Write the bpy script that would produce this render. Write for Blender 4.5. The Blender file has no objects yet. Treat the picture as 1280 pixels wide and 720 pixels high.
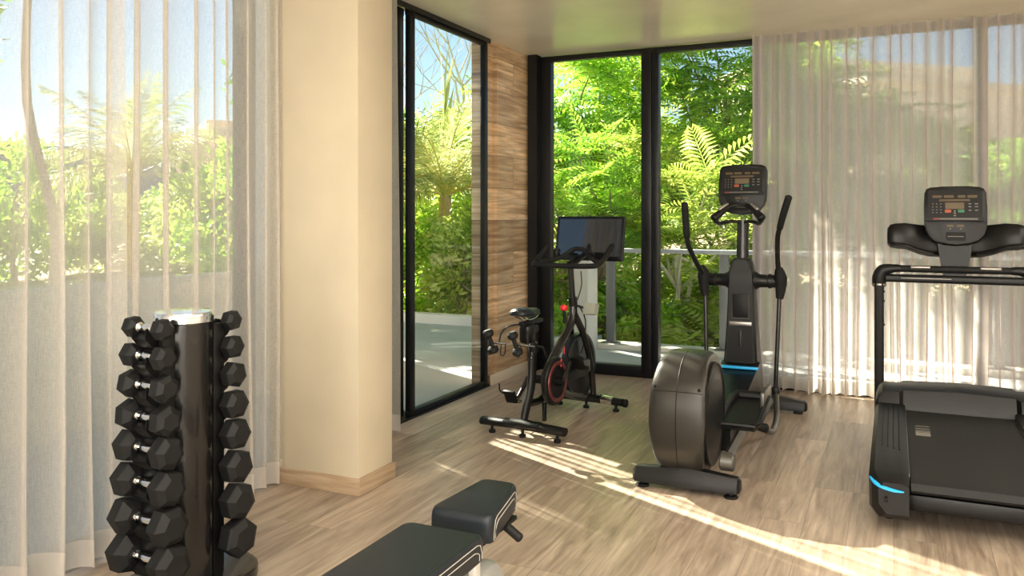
import bpy, bmesh, math, random
import numpy as np
from mathutils import Vector, Matrix, noise
PI = math.pi
R = math.radians
rnd = random.Random(7)

# ------------------------------------------------------------------ camera, sky, sun, exposure
S = bpy.context.scene
C = S.collection
cam = bpy.data.cameras.new('camera')
camo = bpy.data.objects.new('camera', cam); C.objects.link(camo)
camo.location = (0, 0, 1.4)
camo.rotation_euler = (R(90), 0, R(24.8))
cam.sensor_width = 36; cam.lens = 36*1033/1280
cam.shift_y = -92/1280
cam.clip_end = 600
S.camera = camo

SUN_DIR = Vector((0.891, -0.454, 0)); SUN_EL = R(35)        # the way the light travels
W = bpy.data.worlds.new('world'); S.world = W; W.use_nodes = True
wn = W.node_tree.nodes; wl = W.node_tree.links
sky = wn.new('ShaderNodeTexSky'); sky.sky_type = 'NISHITA'
sky.sun_disc = False; sky.sun_elevation = SUN_EL
sky.sun_rotation = math.atan2(-SUN_DIR.x, -SUN_DIR.y)
sky.air_density = 1.0; sky.dust_density = 0.15; sky.ozone_density = 1.2
wl.new(sky.outputs[0], wn['Background'].inputs[0])
wn['Background'].inputs[1].default_value = 0.108
sl = bpy.data.lights.new('sun', 'SUN'); sl.energy = 20; sl.angle = R(0.6); sl.color = (1.0, .90, .74)
so = bpy.data.objects.new('sun', sl); C.objects.link(so)
d = SUN_DIR.normalized()*math.cos(SUN_EL); d.z = -math.sin(SUN_EL)
so.rotation_euler = d.to_track_quat('-Z', 'Y').to_euler()
so.location = (-12, 10, 14)

def area(name, loc, rot, sx, sy, e, col=(1, .95, .88)):
    l = bpy.data.lights.new(name, 'AREA'); l.shape = 'RECTANGLE'; l.size = sx; l.size_y = sy
    l.energy = e; l.color = col
    o = bpy.data.objects.new(name, l); C.objects.link(o); o.location = loc; o.rotation_euler = rot
    return o
# added overhead fill lights without fixtures, in the unseen part of the room
area('overhead_fill', (0.6, 0.6, 2.76), (0, 0, 0), 3.0, 2.2, 95, (1, .93, .82))
area('overhead_fill_right', (2.6, 3.6, 2.76), (0, 0, 0), 1.2, 3.0, 60, (1, .93, .82))
# added fill light behind the camera, standing in for a rear window
area('rear_fill', (0.6, -1.9, 1.5), (R(90), 0, 0), 5.5, 2.4, 260, (1, .96, .90))
S.view_settings.view_transform = 'Standard'
S.view_settings.look = 'None'
S.view_settings.gamma = 1
S.view_settings.use_curve_mapping = False
S.view_settings.exposure = 0.64

# ------------------------------------------------------------------ materials
def mat(name, col, rough=.5, metal=0, coat=0, spec=.5, bump=0, bscale=200, var=0, vscale=3):
    m = bpy.data.materials.new(name); m.use_nodes = True
    n = m.node_tree.nodes; l = m.node_tree.links; b = n['Principled BSDF']
    b.inputs['Base Color'].default_value = (*col, 1); b.inputs['Roughness'].default_value = rough
    b.inputs['Metallic'].default_value = metal; b.inputs['Coat Weight'].default_value = coat
    b.inputs['Specular IOR Level'].default_value = spec
    tc = n.new('ShaderNodeTexCoord')
    if var:
        t = n.new('ShaderNodeTexNoise'); t.inputs['Scale'].default_value = vscale; t.inputs['Detail'].default_value = 6
        l.new(tc.outputs['Object'], t.inputs['Vector'])
        r = n.new('ShaderNodeMapRange'); r.inputs[1].default_value = .3; r.inputs[2].default_value = .7
        r.inputs[3].default_value = 1-var; r.inputs[4].default_value = 1+var
        l.new(t.outputs[0], r.inputs[0])
        mx = n.new('ShaderNodeMix'); mx.data_type = 'RGBA'; mx.blend_type = 'MULTIPLY'; mx.inputs[0].default_value = 1
        mx.inputs[6].default_value = (*col, 1); l.new(r.outputs[0], mx.inputs[7]); l.new(mx.outputs[2], b.inputs['Base Color'])
    if bump:
        t = n.new('ShaderNodeTexNoise'); t.inputs['Scale'].default_value = bscale; t.inputs['Detail'].default_value = 3
        l.new(tc.outputs['Object'], t.inputs['Vector'])
        bp = n.new('ShaderNodeBump'); bp.inputs['Strength'].default_value = bump; bp.inputs['Distance'].default_value = .002
        l.new(t.outputs[0], bp.inputs['Height']); l.new(bp.outputs[0], b.inputs['Normal'])
    return m

def plank_mat(name, width, length, cols, along, rough, vert=False, bump=.25, mortar=.0012, gs=1.0, contrast=.5, gy=16):
    """boards: `along` is the axis the boards run along, rows stack across it"""
    m = bpy.data.materials.new(name); m.use_nodes = True
    n = m.node_tree.nodes; l = m.node_tree.links; b = n['Principled BSDF']
    g = n.new('ShaderNodeNewGeometry'); sep = n.new('ShaderNodeSeparateXYZ'); l.new(g.outputs['Position'], sep.inputs[0])
    cmb = n.new('ShaderNodeCombineXYZ')
    a, c = along
    l.new(sep.outputs[a], cmb.inputs[0]); l.new(sep.outputs[c], cmb.inputs[1])
    br = n.new('ShaderNodeTexBrick'); l.new(cmb.outputs[0], br.inputs['Vector'])
    br.inputs['Scale'].default_value = 1; br.inputs['Brick Width'].default_value = length; br.inputs['Row Height'].default_value = width
    br.inputs['Mortar Size'].default_value = mortar; br.inputs['Mortar Smooth'].default_value = .3
    br.offset = .37; br.offset_frequency = 3
    br.inputs['Color1'].default_value = (0, 0, 0, 1); br.inputs['Color2'].default_value = (1, 1, 1, 1)
    br.inputs['Mortar'].default_value = (.5, .5, .5, 1)
    # grain, shifted board by board
    mp = n.new('ShaderNodeVectorMath'); mp.operation = 'MULTIPLY'; mp.inputs[1].default_value = (1.3*gs, gy*gs, 1)
    l.new(cmb.outputs[0], mp.inputs[0])
    sh = n.new('ShaderNodeVectorMath'); sh.operation = 'MULTIPLY'; sh.inputs[1].default_value = (37, 11, 5)
    l.new(br.outputs[0], sh.inputs[0])
    ad = n.new('ShaderNodeVectorMath'); l.new(mp.outputs[0], ad.inputs[0]); l.new(sh.outputs[0], ad.inputs[1])
    n1 = n.new('ShaderNodeTexNoise'); n1.inputs['Scale'].default_value = 1.6; n1.inputs['Detail'].default_value = 7
    n1.inputs['Roughness'].default_value = .62; n1.inputs['Distortion'].default_value = 1.1
    l.new(ad.outputs[0], n1.inputs['Vector'])
    mp2 = n.new('ShaderNodeVectorMath'); mp2.operation = 'MULTIPLY'; mp2.inputs[1].default_value = (2.2, 3.2, 1)
    l.new(ad.outputs[0], mp2.inputs[0])
    n2 = n.new('ShaderNodeTexNoise'); n2.inputs['Scale'].default_value = 1.5; n2.inputs['Detail'].default_value = 4
    l.new(mp2.outputs[0], n2.inputs['Vector'])
    cr = n.new('ShaderNodeValToRGB'); l.new(n1.outputs[0], cr.inputs[0])
    e = cr.color_ramp.elements
    e[0].position = .32; e[0].color = (*cols[0], 1); e[1].position = .68; e[1].color = (*cols[2], 1)
    k = e.new(.5); k.color = (*cols[1], 1)
    mr = n.new('ShaderNodeMapRange'); mr.inputs[3].default_value = 1-.22*contrast; mr.inputs[4].default_value = 1+.22*contrast
    l.new(br.outputs[0], mr.inputs[0])
    mr2 = n.new('ShaderNodeMapRange'); mr2.inputs[1].default_value = .3; mr2.inputs[2].default_value = .7
    mr2.inputs[3].default_value = 1-.2*contrast; mr2.inputs[4].default_value = 1+.16*contrast
    l.new(n2.outputs[0], mr2.inputs[0])
    mu = n.new('ShaderNodeMath'); mu.operation = 'MULTIPLY'; l.new(mr.outputs[0], mu.inputs[0]); l.new(mr2.outputs[0], mu.inputs[1])
    mo = n.new('ShaderNodeMath'); mo.operation = 'MULTIPLY_ADD'; mo.inputs[1].default_value = -.45; mo.inputs[2].default_value = 1
    l.new(br.outputs['Fac'], mo.inputs[0])
    mu2 = n.new('ShaderNodeMath'); mu2.operation = 'MULTIPLY'; l.new(mu.outputs[0], mu2.inputs[0]); l.new(mo.outputs[0], mu2.inputs[1])
    mx = n.new('ShaderNodeMix'); mx.data_type = 'RGBA'; mx.blend_type = 'MULTIPLY'; mx.inputs[0].default_value = 1
    l.new(cr.outputs[0], mx.inputs[6]); l.new(mu2.outputs[0], mx.inputs[7]); l.new(mx.outputs[2], b.inputs['Base Color'])
    b.inputs['Roughness'].default_value = rough
    bp = n.new('ShaderNodeBump'); bp.inputs['Strength'].default_value = bump; bp.inputs['Distance'].default_value = .004
    sb = n.new('ShaderNodeMath'); sb.operation = 'SUBTRACT'; l.new(n1.outputs[0], sb.inputs[0]); l.new(br.outputs['Fac'], sb.inputs[1])
    l.new(sb.outputs[0], bp.inputs['Height']); l.new(bp.outputs[0], b.inputs['Normal'])
    return m

def leaf_mat(name, c1, c2, c3, trans=.58, scale=.9):
    m = bpy.data.materials.new(name); m.use_nodes = True
    n = m.node_tree.nodes; l = m.node_tree.links; n.remove(n['Principled BSDF']); out = n['Material Output']
    g = n.new('ShaderNodeNewGeometry')
    t = n.new('ShaderNodeTexNoise'); t.inputs['Scale'].default_value = scale; t.inputs['Detail'].default_value = 5
    l.new(g.outputs['Position'], t.inputs['Vector'])
    ad = n.new('ShaderNodeMath'); ad.operation = 'MULTIPLY_ADD'; ad.inputs[1].default_value = .4; ad.inputs[2].default_value = -.2
    l.new(g.outputs['Random Per Island'], ad.inputs[0])
    a2 = n.new('ShaderNodeMath'); l.new(t.outputs[0], a2.inputs[0]); l.new(ad.outputs[0], a2.inputs[1])
    cr = n.new('ShaderNodeValToRGB'); e = cr.color_ramp.elements
    e[0].position = .3; e[0].color = (*c1, 1); e[1].position = .72; e[1].color = (*c3, 1); k = e.new(.5); k.color = (*c2, 1)
    l.new(a2.outputs[0], cr.inputs[0])
    d_ = n.new('ShaderNodeBsdfDiffuse'); tr = n.new('ShaderNodeBsdfTranslucent'); gl = n.new('ShaderNodeBsdfGlossy')
    gl.inputs['Roughness'].default_value = .4; gl.inputs[0].default_value = (.8, .9, .8, 1)
    l.new(cr.outputs[0], d_.inputs[0]); l.new(cr.outputs[0], tr.inputs[0])
    m1 = n.new('ShaderNodeMixShader'); m1.inputs[0].default_value = trans
    l.new(d_.outputs[0], m1.inputs[1]); l.new(tr.outputs[0], m1.inputs[2])
    m2 = n.new('ShaderNodeMixShader'); m2.inputs[0].default_value = .06
    l.new(m1.outputs[0], m2.inputs[1]); l.new(gl.outputs[0], m2.inputs[2]); l.new(m2.outputs[0], out.inputs[0])
    return m

def glass_mat(name, tint=(.93, .96, .95)):
    m = bpy.data.materials.new(name); m.use_nodes = True
    n = m.node_tree.nodes; l = m.node_tree.links; n.remove(n['Principled BSDF']); out = n['Material Output']
    t = n.new('ShaderNodeBsdfTransparent'); t.inputs[0].default_value = (*tint, 1)
    g = n.new('ShaderNodeBsdfGlossy'); g.inputs['Roughness'].default_value = .02
    f = n.new('ShaderNodeLayerWeight'); f.inputs[0].default_value = .5
    pw = n.new('ShaderNodeMath'); pw.operation = 'POWER'; pw.inputs[1].default_value = 4.0; l.new(f.outputs['Facing'], pw.inputs[0])
    fa = n.new('ShaderNodeMath'); fa.operation = 'MULTIPLY_ADD'; fa.inputs[1].default_value = .35; fa.inputs[2].default_value = .012; l.new(pw.outputs[0], fa.inputs[0])
    mx = n.new('ShaderNodeMixShader'); l.new(fa.outputs[0], mx.inputs[0]); l.new(t.outputs[0], mx.inputs[1]); l.new(g.outputs[0], mx.inputs[2])
    l.new(mx.outputs[0], out.inputs[0]); return m

def sheer_mat(name, col, see, trans=.55, weave=900):
    m = bpy.data.materials.new(name); m.use_nodes = True
    n = m.node_tree.nodes; l = m.node_tree.links; n.remove(n['Principled BSDF']); out = n['Material Output']
    tc = n.new('ShaderNodeTexCoord')
    t1 = n.new('ShaderNodeTexNoise'); t1.inputs['Scale'].default_value = 1; t1.inputs['Detail'].default_value = 3
    mp = n.new('ShaderNodeMapping'); mp.inputs['Scale'].default_value = (60, 60, 700); l.new(tc.outputs['Object'], mp.inputs[0]); l.new(mp.outputs[0], t1.inputs['Vector'])
    t2 = n.new('ShaderNodeTexNoise'); t2.inputs['Scale'].default_value = 1; t2.inputs['Detail'].default_value = 3
    mp2 = n.new('ShaderNodeMapping'); mp2.inputs['Scale'].default_value = (500, 500, 30); l.new(tc.outputs['Object'], mp2.inputs[0]); l.new(mp2.outputs[0], t2.inputs['Vector'])
    ad = n.new('ShaderNodeMath'); l.new(t1.outputs[0], ad.inputs[0]); l.new(t2.outputs[0], ad.inputs[1])
    mr = n.new('ShaderNodeMapRange'); mr.inputs[1].default_value = .7; mr.inputs[2].default_value = 1.3
    mr.inputs[3].default_value = see*.78; mr.inputs[4].default_value = min(1, see*1.22)
    l.new(ad.outputs[0], mr.inputs[0])
    # a woven sheer lets less through when seen edge-on
    lw = n.new('ShaderNodeLayerWeight'); lw.inputs[0].default_value = .45
    inv = n.new('ShaderNodeMath'); inv.operation = 'SUBTRACT'; inv.inputs[0].default_value = 1; l.new(lw.outputs['Facing'], inv.inputs[1])
    mu = n.new('ShaderNodeMath'); mu.operation = 'MULTIPLY'; l.new(mr.outputs[0], mu.inputs[0]); l.new(inv.outputs[0], mu.inputs[1])
    d_ = n.new('ShaderNodeBsdfDiffuse'); d_.inputs[0].default_value = (*col, 1)
    tr = n.new('ShaderNodeBsdfTranslucent'); tr.inputs[0].default_value = (*col, 1)
    m1 = n.new('ShaderNodeMixShader'); m1.inputs[0].default_value = trans; l.new(d_.outputs[0], m1.inputs[1]); l.new(tr.outputs[0], m1.inputs[2])
    tp = n.new('ShaderNodeBsdfTransparent')
    m2 = n.new('ShaderNodeMixShader'); l.new(mu.outputs[0], m2.inputs[0]); l.new(m1.outputs[0], m2.inputs[1]); l.new(tp.outputs[0], m2.inputs[2])
    l.new(m2.outputs[0], out.inputs[0]); return m

M = {}
M['floor'] = plank_mat('oak_floor', .185, 1.5, ((.27, .205, .15), (.41, .325, .245), (.52, .425, .33)), (1, 0), .36, contrast=.8, bump=.12, gs=.8, gy=13)
M['board'] = plank_mat('board_wall', .27, 4.0, ((.36, .21, .10), (.60, .41, .23), (.80, .62, .42)), (1, 2), .42, bump=.8, gs=.6, contrast=1.3, mortar=.004)
M['skirt'] = plank_mat('oak_skirting', .5, 3, ((.36, .25, .15), (.47, .34, .22), (.56, .43, .30)), (1, 2), .5, mortar=0, contrast=.5)
M['skirtx'] = plank_mat('oak_skirting_x', .5, 3, ((.36, .25, .15), (.47, .34, .22), (.56, .43, .30)), (0, 2), .5, mortar=0, contrast=.5)
M['plaster'] = mat('cream_plaster', (.61, .53, .385), .75, bump=.15, bscale=60, var=.04, vscale=4)
M['white_plaster'] = mat('white_plaster', (.78, .74, .67), .8, bump=.1, bscale=40, var=.03)
M['ceiling'] = mat('polished_ceiling', (.80, .75, .60), .22, bump=.12, bscale=9, var=.07, vscale=2.2, spec=.6)
M['black'] = mat('black_aluminium', (.004, .004, .0045), .38, spec=.35)
M['glass'] = glass_mat('glass')
M['sheer'] = sheer_mat('sheer_fabric', (.84, .79, .72), .50)
M['sheer2'] = sheer_mat('sheer_fabric_lilac', (.80, .735, .70), .42)
M['hem'] = sheer_mat('sheer_hem', (.84, .78, .71), .14)
M['concrete'] = mat('terrace_concrete', (.40, .43, .46), .5, bump=.2, bscale=50, var=.08, vscale=2)
M['balcony'] = mat('balcony_floor', (.62, .62, .60), .7, bump=.2, bscale=90, var=.06)
M['extwhite'] = mat('white_render', (.74, .70, .63), .85, bump=.15, bscale=30, var=.04)
M['cream'] = mat('cream_render', (.82, .72, .58), .85, var=.05)
M['railm'] = mat('grey_rail', (.17, .175, .18), .45, metal=.3)
M['earth'] = mat('sandy_ground', (.50, .38, .25), .95, var=.35, vscale=.8)
M['rubber'] = mat('black_rubber', (.009, .009, .009), .6, spec=.3, bump=.12, bscale=500)
M['rubber2'] = mat('black_rubber_cap', (.006, .006, .006), .6, spec=.3)
M['chrome'] = mat('chrome', (.82, .82, .82), .14, metal=1)
M['blackgloss'] = mat('black_gloss_paint', (.008, .0075, .007), .25, coat=.25)
M['blackmatte'] = mat('black_matte_paint', (.003, .003, .003), .5, spec=.3)
M['leather'] = mat('black_leatherette', (.010, .0145, .019), .42, spec=.4, bump=.2, bscale=600)
M['stitch'] = mat('white_stitching', (.48, .45, .40), .7)
M['steel'] = mat('silver_painted_steel', (.68, .66, .62), .35, metal=.3)
M['wheelgrey'] = mat('grey_plastic_wheel', (.30, .30, .28), .4)
M['plastic'] = mat('charcoal_plastic', (.006, .006, .006), .42, spec=.35, bump=.08, bscale=700)
M['plastic2'] = mat('dark_plastic', (.003, .003, .003), .38, spec=.35)
M['bronze'] = mat('bronze_grey_housing', (.042, .039, .033), .36, metal=.5, bump=.05, bscale=800)
M['greym'] = mat('grey_metal', (.13, .125, .115), .35, metal=.7)
M['alu'] = mat('brushed_aluminium', (.38, .36, .33), .35, metal=.8)
M['blue'] = mat('blue_trim', (.02, .42, .85), .35)
M['red'] = mat('red_knob', (.85, .02, .03), .35)
M['ringred'] = mat('red_anodised_ring', (.20, .055, .05), .3, metal=.5)
M['belt'] = mat('treadmill_belt', (.015, .015, .0148), .62, spec=.35, bump=.6, bscale=420)
M['mark'] = mat('pale_marking', (.26, .24, .20), .6)
M['screen'] = mat('glossy_screen', (.012, .012, .013), .06, spec=.8, coat=1)
M['lcd'] = mat('amber_display', (.10, .07, .035), .3)
M['key'] = mat('pale_key', (.20, .19, .165), .5)
M['keyred'] = mat('orange_key', (.36, .08, .03), .4)
M['keygreen'] = mat('green_key', (.02, .15, .08), .4)
M['tray'] = mat('pale_green_tray', (.33, .34, .27), .4)
M['grip'] = mat('foam_grip', (.008, .008, .008), .65, spec=.3, bump=.3, bscale=300)
M['blackchrome'] = mat('dark_metal', (.05, .05, .05), .28, metal=.8)
M['bark'] = mat('grey_brown_bark', (.30, .23, .16), .9, bump=1, bscale=30, var=.25, vscale=6)
M['palebark'] = mat('pale_bark', (.62, .56, .47), .9, var=.15)
M['palmtrunk'] = mat('palm_trunk_fibre', (.46, .34, .20), .9, bump=1, bscale=25, var=.35, vscale=9)
M['stem'] = mat('yellow_palm_stem', (.55, .42, .08), .5)
M['leafA'] = leaf_mat('feathery_leaves', (.13, .30, .02), (.36, .62, .05), (.66, .82, .12))
M['leafB'] = leaf_mat('deep_green_leaves', (.08, .22, .02), (.22, .44, .05), (.44, .62, .09))
M['leafC'] = leaf_mat('yellow_green_leaves', (.24, .36, .05), (.50, .62, .10), (.76, .78, .24))
M['leafP'] = leaf_mat('palm_leaves', (.22, .30, .07), (.45, .50, .16), (.70, .68, .32), trans=.35)
M['leafD'] = leaf_mat('dry_leaves', (.40, .33, .18), (.58, .50, .30), (.70, .62, .42))
M['hill'] = mat('hazy_hill', (.30, .36, .36), .95, var=.1, vscale=.05)
M['windowdark'] = mat('dark_window_glass', (.05, .06, .07), .1)
M['woodpost'] = mat('brown_render', (.34, .22, .13), .7, var=.1)

# ------------------------------------------------------------------ mesh helpers
def NB(): return bmesh.new()
I4 = Matrix.Identity(4)
def T(x, y, z): return Matrix.Translation((x, y, z))
def rot(a, ax): return Matrix.Rotation(R(a), 4, ax)

def box(bm, c, s, m=I4, bev=0, seg=2):
    g = bmesh.ops.create_cube(bm, size=1)
    vs = g['verts']
    bmesh.ops.scale(bm, vec=s, verts=vs); bmesh.ops.translate(bm, vec=c, verts=vs)
    if bev:
        es = list({e for v in vs for e in v.link_edges})
        r = bmesh.ops.bevel(bm, geom=es, offset=bev, segments=seg, profile=.5, affect='EDGES')
        vs = list({v for f in r['faces'] for v in f.verts} | {v for v in vs if v.is_valid})
    bmesh.ops.transform(bm, matrix=m, verts=vs)

def loft(bm, rings, cap=True, closed=True, loop=False):
    rv = [[bm.verts.new(p) for p in ring] for ring in rings]
    n = len(rings[0]); k = len(rv)
    for i in range(k if loop else k-1):
        a, b = rv[i], rv[(i+1) % k]
        for j in range(n if closed else n-1):
            bm.faces.new((a[j], a[(j+1) % n], b[(j+1) % n], b[j]))
    if cap and not loop:
        bm.faces.new(rv[0][::-1]); bm.faces.new(rv[-1])
    return rv

def catmull(pts, n=6, loop=False):
    P_ = [Vector(p) for p in pts]; out = []; k = len(P_)
    for i in range(k if loop else k-1):
        if loop: a, b, c, d_ = P_[(i-1) % k], P_[i], P_[(i+1) % k], P_[(i+2) % k]
        else: a, b, c, d_ = P_[max(i-1, 0)], P_[i], P_[i+1], P_[min(i+2, k-1)]
        for j in range(n):
            t = j/n
            out.append(.5*((2*b)+(c-a)*t+(2*a-5*b+4*c-d_)*t*t+(3*b-a-3*c+d_)*t**3))
    if not loop: out.append(P_[-1])
    return out

def tube(bm, pts, r, seg=12, smooth=0, loop=False, flat=1.0, cap=True, up=None, endround=False):
    """r: number or list per given point; flat squashes the section along the binormal"""
    pts = [Vector(p) for p in pts]
    rs = list(r) if isinstance(r, (list, tuple)) else [r]*len(pts)
    if smooth:
        k = len(pts); q = catmull(pts, smooth, loop); nr = []
        for i in range(len(q)):
            f = i/smooth; a = int(f); b = (a+1) % k if loop else min(a+1, k-1); a = min(a, k-1); t = f-int(f)
            nr.append(rs[a]*(1-t)+rs[b]*t)
        pts, rs = q, nr
    if endround and not loop:
        d0 = (pts[0]-pts[1]).normalized(); d1 = (pts[-1]-pts[-2]).normalized()
        pre = [(pts[0]+d0*rs[0]*.6*math.sin(a), rs[0]*math.cos(a)) for a in (R(75), R(50), R(25))]
        post = [(pts[-1]+d1*rs[-1]*.6*math.sin(a), rs[-1]*math.cos(a)) for a in (R(25), R(50), R(75))]
        pts = [p for p, _ in pre]+pts+[p for p, _ in post]; rs = [q for _, q in pre]+rs+[q for _, q in post]
    k = len(pts); rings = []; nrm = None
    for i in range(k):
        if loop: t = pts[(i+1) % k]-pts[i-1]
        else: t = pts[min(i+1, k-1)]-pts[max(i-1, 0)]
        if t.length < 1e-9: t = Vector((0, 0, 1))
        t.normalize()
        if up is not None:
            nrm = Vector(up)-t*Vector(up).dot(t)
            if nrm.length < 1e-4: nrm = t.orthogonal()
        elif nrm is None: nrm = t.orthogonal()
        else: nrm = nrm-t*nrm.dot(t)
        nrm.normalize(); bn = t.cross(nrm)
        rings.append([pts[i]+rs[i]*(math.cos(2*PI*j/seg)*nrm+flat*math.sin(2*PI*j/seg)*bn) for j in range(seg)])
    loft(bm, rings, cap=cap, loop=loop)

def lathe(bm, prof, m=I4, seg=24, ring=False):
    """profile (r, z) about local Z"""
    rings = [[m @ Vector((r*math.cos(2*PI*j/seg), r*math.sin(2*PI*j/seg), z)) for j in range(seg)] for r, z in prof]
    loft(bm, rings, loop=ring)

def prism(bm, poly, z0, z1, m=I4, bev=0):
    a = [bm.verts.new((x, y, z0)) for x, y in poly]; b = [bm.verts.new((x, y, z1)) for x, y in poly]
    n = len(poly); f0 = bm.faces.new(a[::-1]); f1 = bm.faces.new(b)
    for i in range(n): bm.faces.new((a[i], a[(i+1) % n], b[(i+1) % n], b[i]))
    vs = a+b
    if bev:
        es = list(f0.edges)+list(f1.edges)
        r = bmesh.ops.bevel(bm, geom=es, offset=bev, segments=2, profile=.5, affect='EDGES')
        vs = list({v for f in r['faces'] for v in f.verts} | {v for v in vs if v.is_valid})
        more = set(vs)
        for v in list(more):
            for e in v.link_edges: more.add(e.other_vert(v))
        vs = list(more)
    bmesh.ops.transform(bm, matrix=m, verts=vs)

def rrect(w, h, r, n=4, cx=0, cy=0):
    out = []
    for sx, sy, a0 in ((1, 1, 0), (-1, 1, 90), (-1, -1, 180), (1, -1, 270)):
        for i in range(n+1):
            a = R(a0+90*i/n); out.append((cx+sx*(w/2-r)+r*math.cos(a), cy+sy*(h/2-r)+r*math.sin(a)))
    return out

def obj(name, bm, m, parent=None, label=None, smooth=True, ang=38, kind=None):
    bmesh.ops.recalc_face_normals(bm, faces=bm.faces)
    me = bpy.data.meshes.new(name); bm.to_mesh(me); bm.free()
    me.materials.append(M[m] if isinstance(m, str) else m)
    if smooth and len(me.polygons):
        me.shade_smooth(); me.set_sharp_from_angle(angle=R(ang))
    o = bpy.data.objects.new(name, me); C.objects.link(o)
    if parent: o.parent = parent
    if label: o['label'] = label
    if kind: o['kind'] = kind
    return o

def thing(name, label, cat, loc=(0, 0, 0), rz=0, group=None):
    o = bpy.data.objects.new(name, None); C.objects.link(o)
    o.location = loc; o.rotation_euler = (0, 0, R(rz)); o['label'] = label; o['category'] = cat; o.empty_display_size = .1
    if group: o['group'] = group
    return o
def tag(o, label, cat, group=None):
    o['label'] = label; o['category'] = cat
    if group: o['group'] = group
    return o
def struct(name, bm, m, parent=None, **k):
    o = obj(name, bm, m, parent, **k)
    if not parent: o['kind'] = 'structure'
    return o
def sempty(name, loc=(0, 0, 0)):
    o = bpy.data.objects.new(name, None); C.objects.link(o); o.location = loc; o['kind'] = 'structure'; o.empty_display_size = .1
    return o
def dup(root, loc, rz=None, label=None):
    r = root.copy(); C.objects.link(r); r.location = loc
    if rz is not None: r.rotation_euler = (0, 0, R(rz))
    if label: r['label'] = label
    for ch in list(root.children):
        c = ch.copy(); C.objects.link(c); c.parent = r
        for g in list(ch.children):
            q = g.copy(); C.objects.link(q); q.parent = c
    return r
def bx(x0, x1, y0, y1, z0, z1, bev=0):
    bm = NB(); box(bm, ((x0+x1)/2, (y0+y1)/2, (z0+z1)/2), (x1-x0, y1-y0, z1-z0), bev=bev); return bm
def addb(bm, x0, x1, y0, y1, z0, z1, bev=0):
    box(bm, ((x0+x1)/2, (y0+y1)/2, (z0+z1)/2), (x1-x0, y1-y0, z1-z0), bev=bev)

# ------------------------------------------------------------------ the room
CZ = 2.83
XL, YB, XR, YN = -3.0, 6.9, 4.0, -2.2
struct('floor', bx(XL-.12, XR+.1, YN, YB+.12, -.12, 0), 'floor')
struct('ceiling', bx(XL-.13, XR+.1, YN, YB+.12, CZ, CZ+.35), 'ceiling')
struct('wall_right', bx(XR, XR+.15, YN, YB+.1, 0, CZ), 'white_plaster')
bm = bx(XL-.1, -2.4, YN-.15, YN, 0, CZ); addb(bm, 3.6, XR+.1, YN-.15, YN, 0, CZ); addb(bm, -2.4, 3.6, YN-.15, YN, 2.7, CZ)
struct('wall_near', bm, 'white_plaster')
# boarded wall between the sliding doors and the corner window
bm = bx(XL-.14, XL, 6.20, YB-.02, 0, CZ)
struct('wall_left', bm, 'board')
bm = bx(XL-.16, XL-.025, 6.045, 6.20, 0, CZ); addb(bm, XL-.025, XL+.004, 6.185, 6.21, 0, CZ)
struct('wall_left_return', bm, 'board')
struct('baseboard_left', bx(XL, XL+.014, 6.06, YB-.06, 0, .085, .003), mat('pale_skirting', (.62, .53, .40), .5))
# unseen wall added behind the boarded wall to keep sun off the corner window
struct('sun_block_wall', bx(-3.60, -3.42, YB+.02, 8.29, -.6, 5.2), 'extwhite')

# free-standing column in cream plaster with oak skirting
struct('column', bx(-2.98, -2.42, 3.41, 3.72, 0, CZ, .004), 'plaster')
struct('baseboard_column', bx(-2.99, -2.408, 3.398, 3.412, 0, .085, .002), 'skirtx')
struct('baseboard_column_side', bx(-2.424, -2.408, 3.4125, 3.735, 0, .085, .002), 'skirt')

def glazed(name, ax, fixed, a, b, z0, z1, stiles, fw=.05, depth=.06, handle=None, top=.05, bot=.07, glass_off=0):
    """a glazed unit in a black frame; ax 'x' or 'y' is the axis it runs along"""
    r = sempty(name, (0, 0, 0))
    def bb(bm, u0, u1, w0, w1, z0_, z1_, bev=.003):
        if ax == 'y': addb(bm, w0, w1, u0, u1, z0_, z1_, bev)
        else: addb(bm, u0, u1, w0, w1, z0_, z1_, bev)
    bm = NB(); f0, f1 = fixed-depth/2, fixed+depth/2
    bb(bm, a, b, f0, f1, z0, z0+bot); bb(bm, a, b, f0, f1, z1-top, z1)
    for u0, u1 in stiles: bb(bm, u0, u1, f0-.002, f1+.002, z0, z1)
    obj('frame', bm, 'black', r)
    st = sorted(stiles)
    for i in range(len(st)-1):
        if st[i+1][0]-st[i][1] > .1:
            bm = NB(); bb(bm, st[i][1]-.01, st[i+1][0]+.01, fixed-.004+glass_off, fixed+.004+glass_off, z0+bot-.01, z1-top+.01, 0)
            obj('pane', bm, 'glass', r, smooth=False)
    return r
# left glazing: sliding doors in two planes
glazed('door_1', 'y', -3.03, 4.84, 6.045, 0, CZ-.01, [(4.85, 4.915), (5.985, 6.045)], bot=.045, depth=.036)
d2 = glazed('door_2', 'y', -3.10, 3.30, 4.87, 0, CZ-.01, [(3.30, 3.37), (4.78, 4.86)], bot=.05)
glazed('window_1', 'y', -3.06, -2.1, 3.36, 0, CZ-.01, [(-2.1, -2.04), (-.45, -.38), (1.42, 1.49), (3.29, 3.36)], bot=.05)
struct('trim_1', bx(-3.14, -2.99, 3.40, 6.045, -.004, .012), 'black')
struct('trim_2', bx(-3.0, -2.985, 3.72, 6.05, CZ-.035, CZ), 'black')
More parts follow.
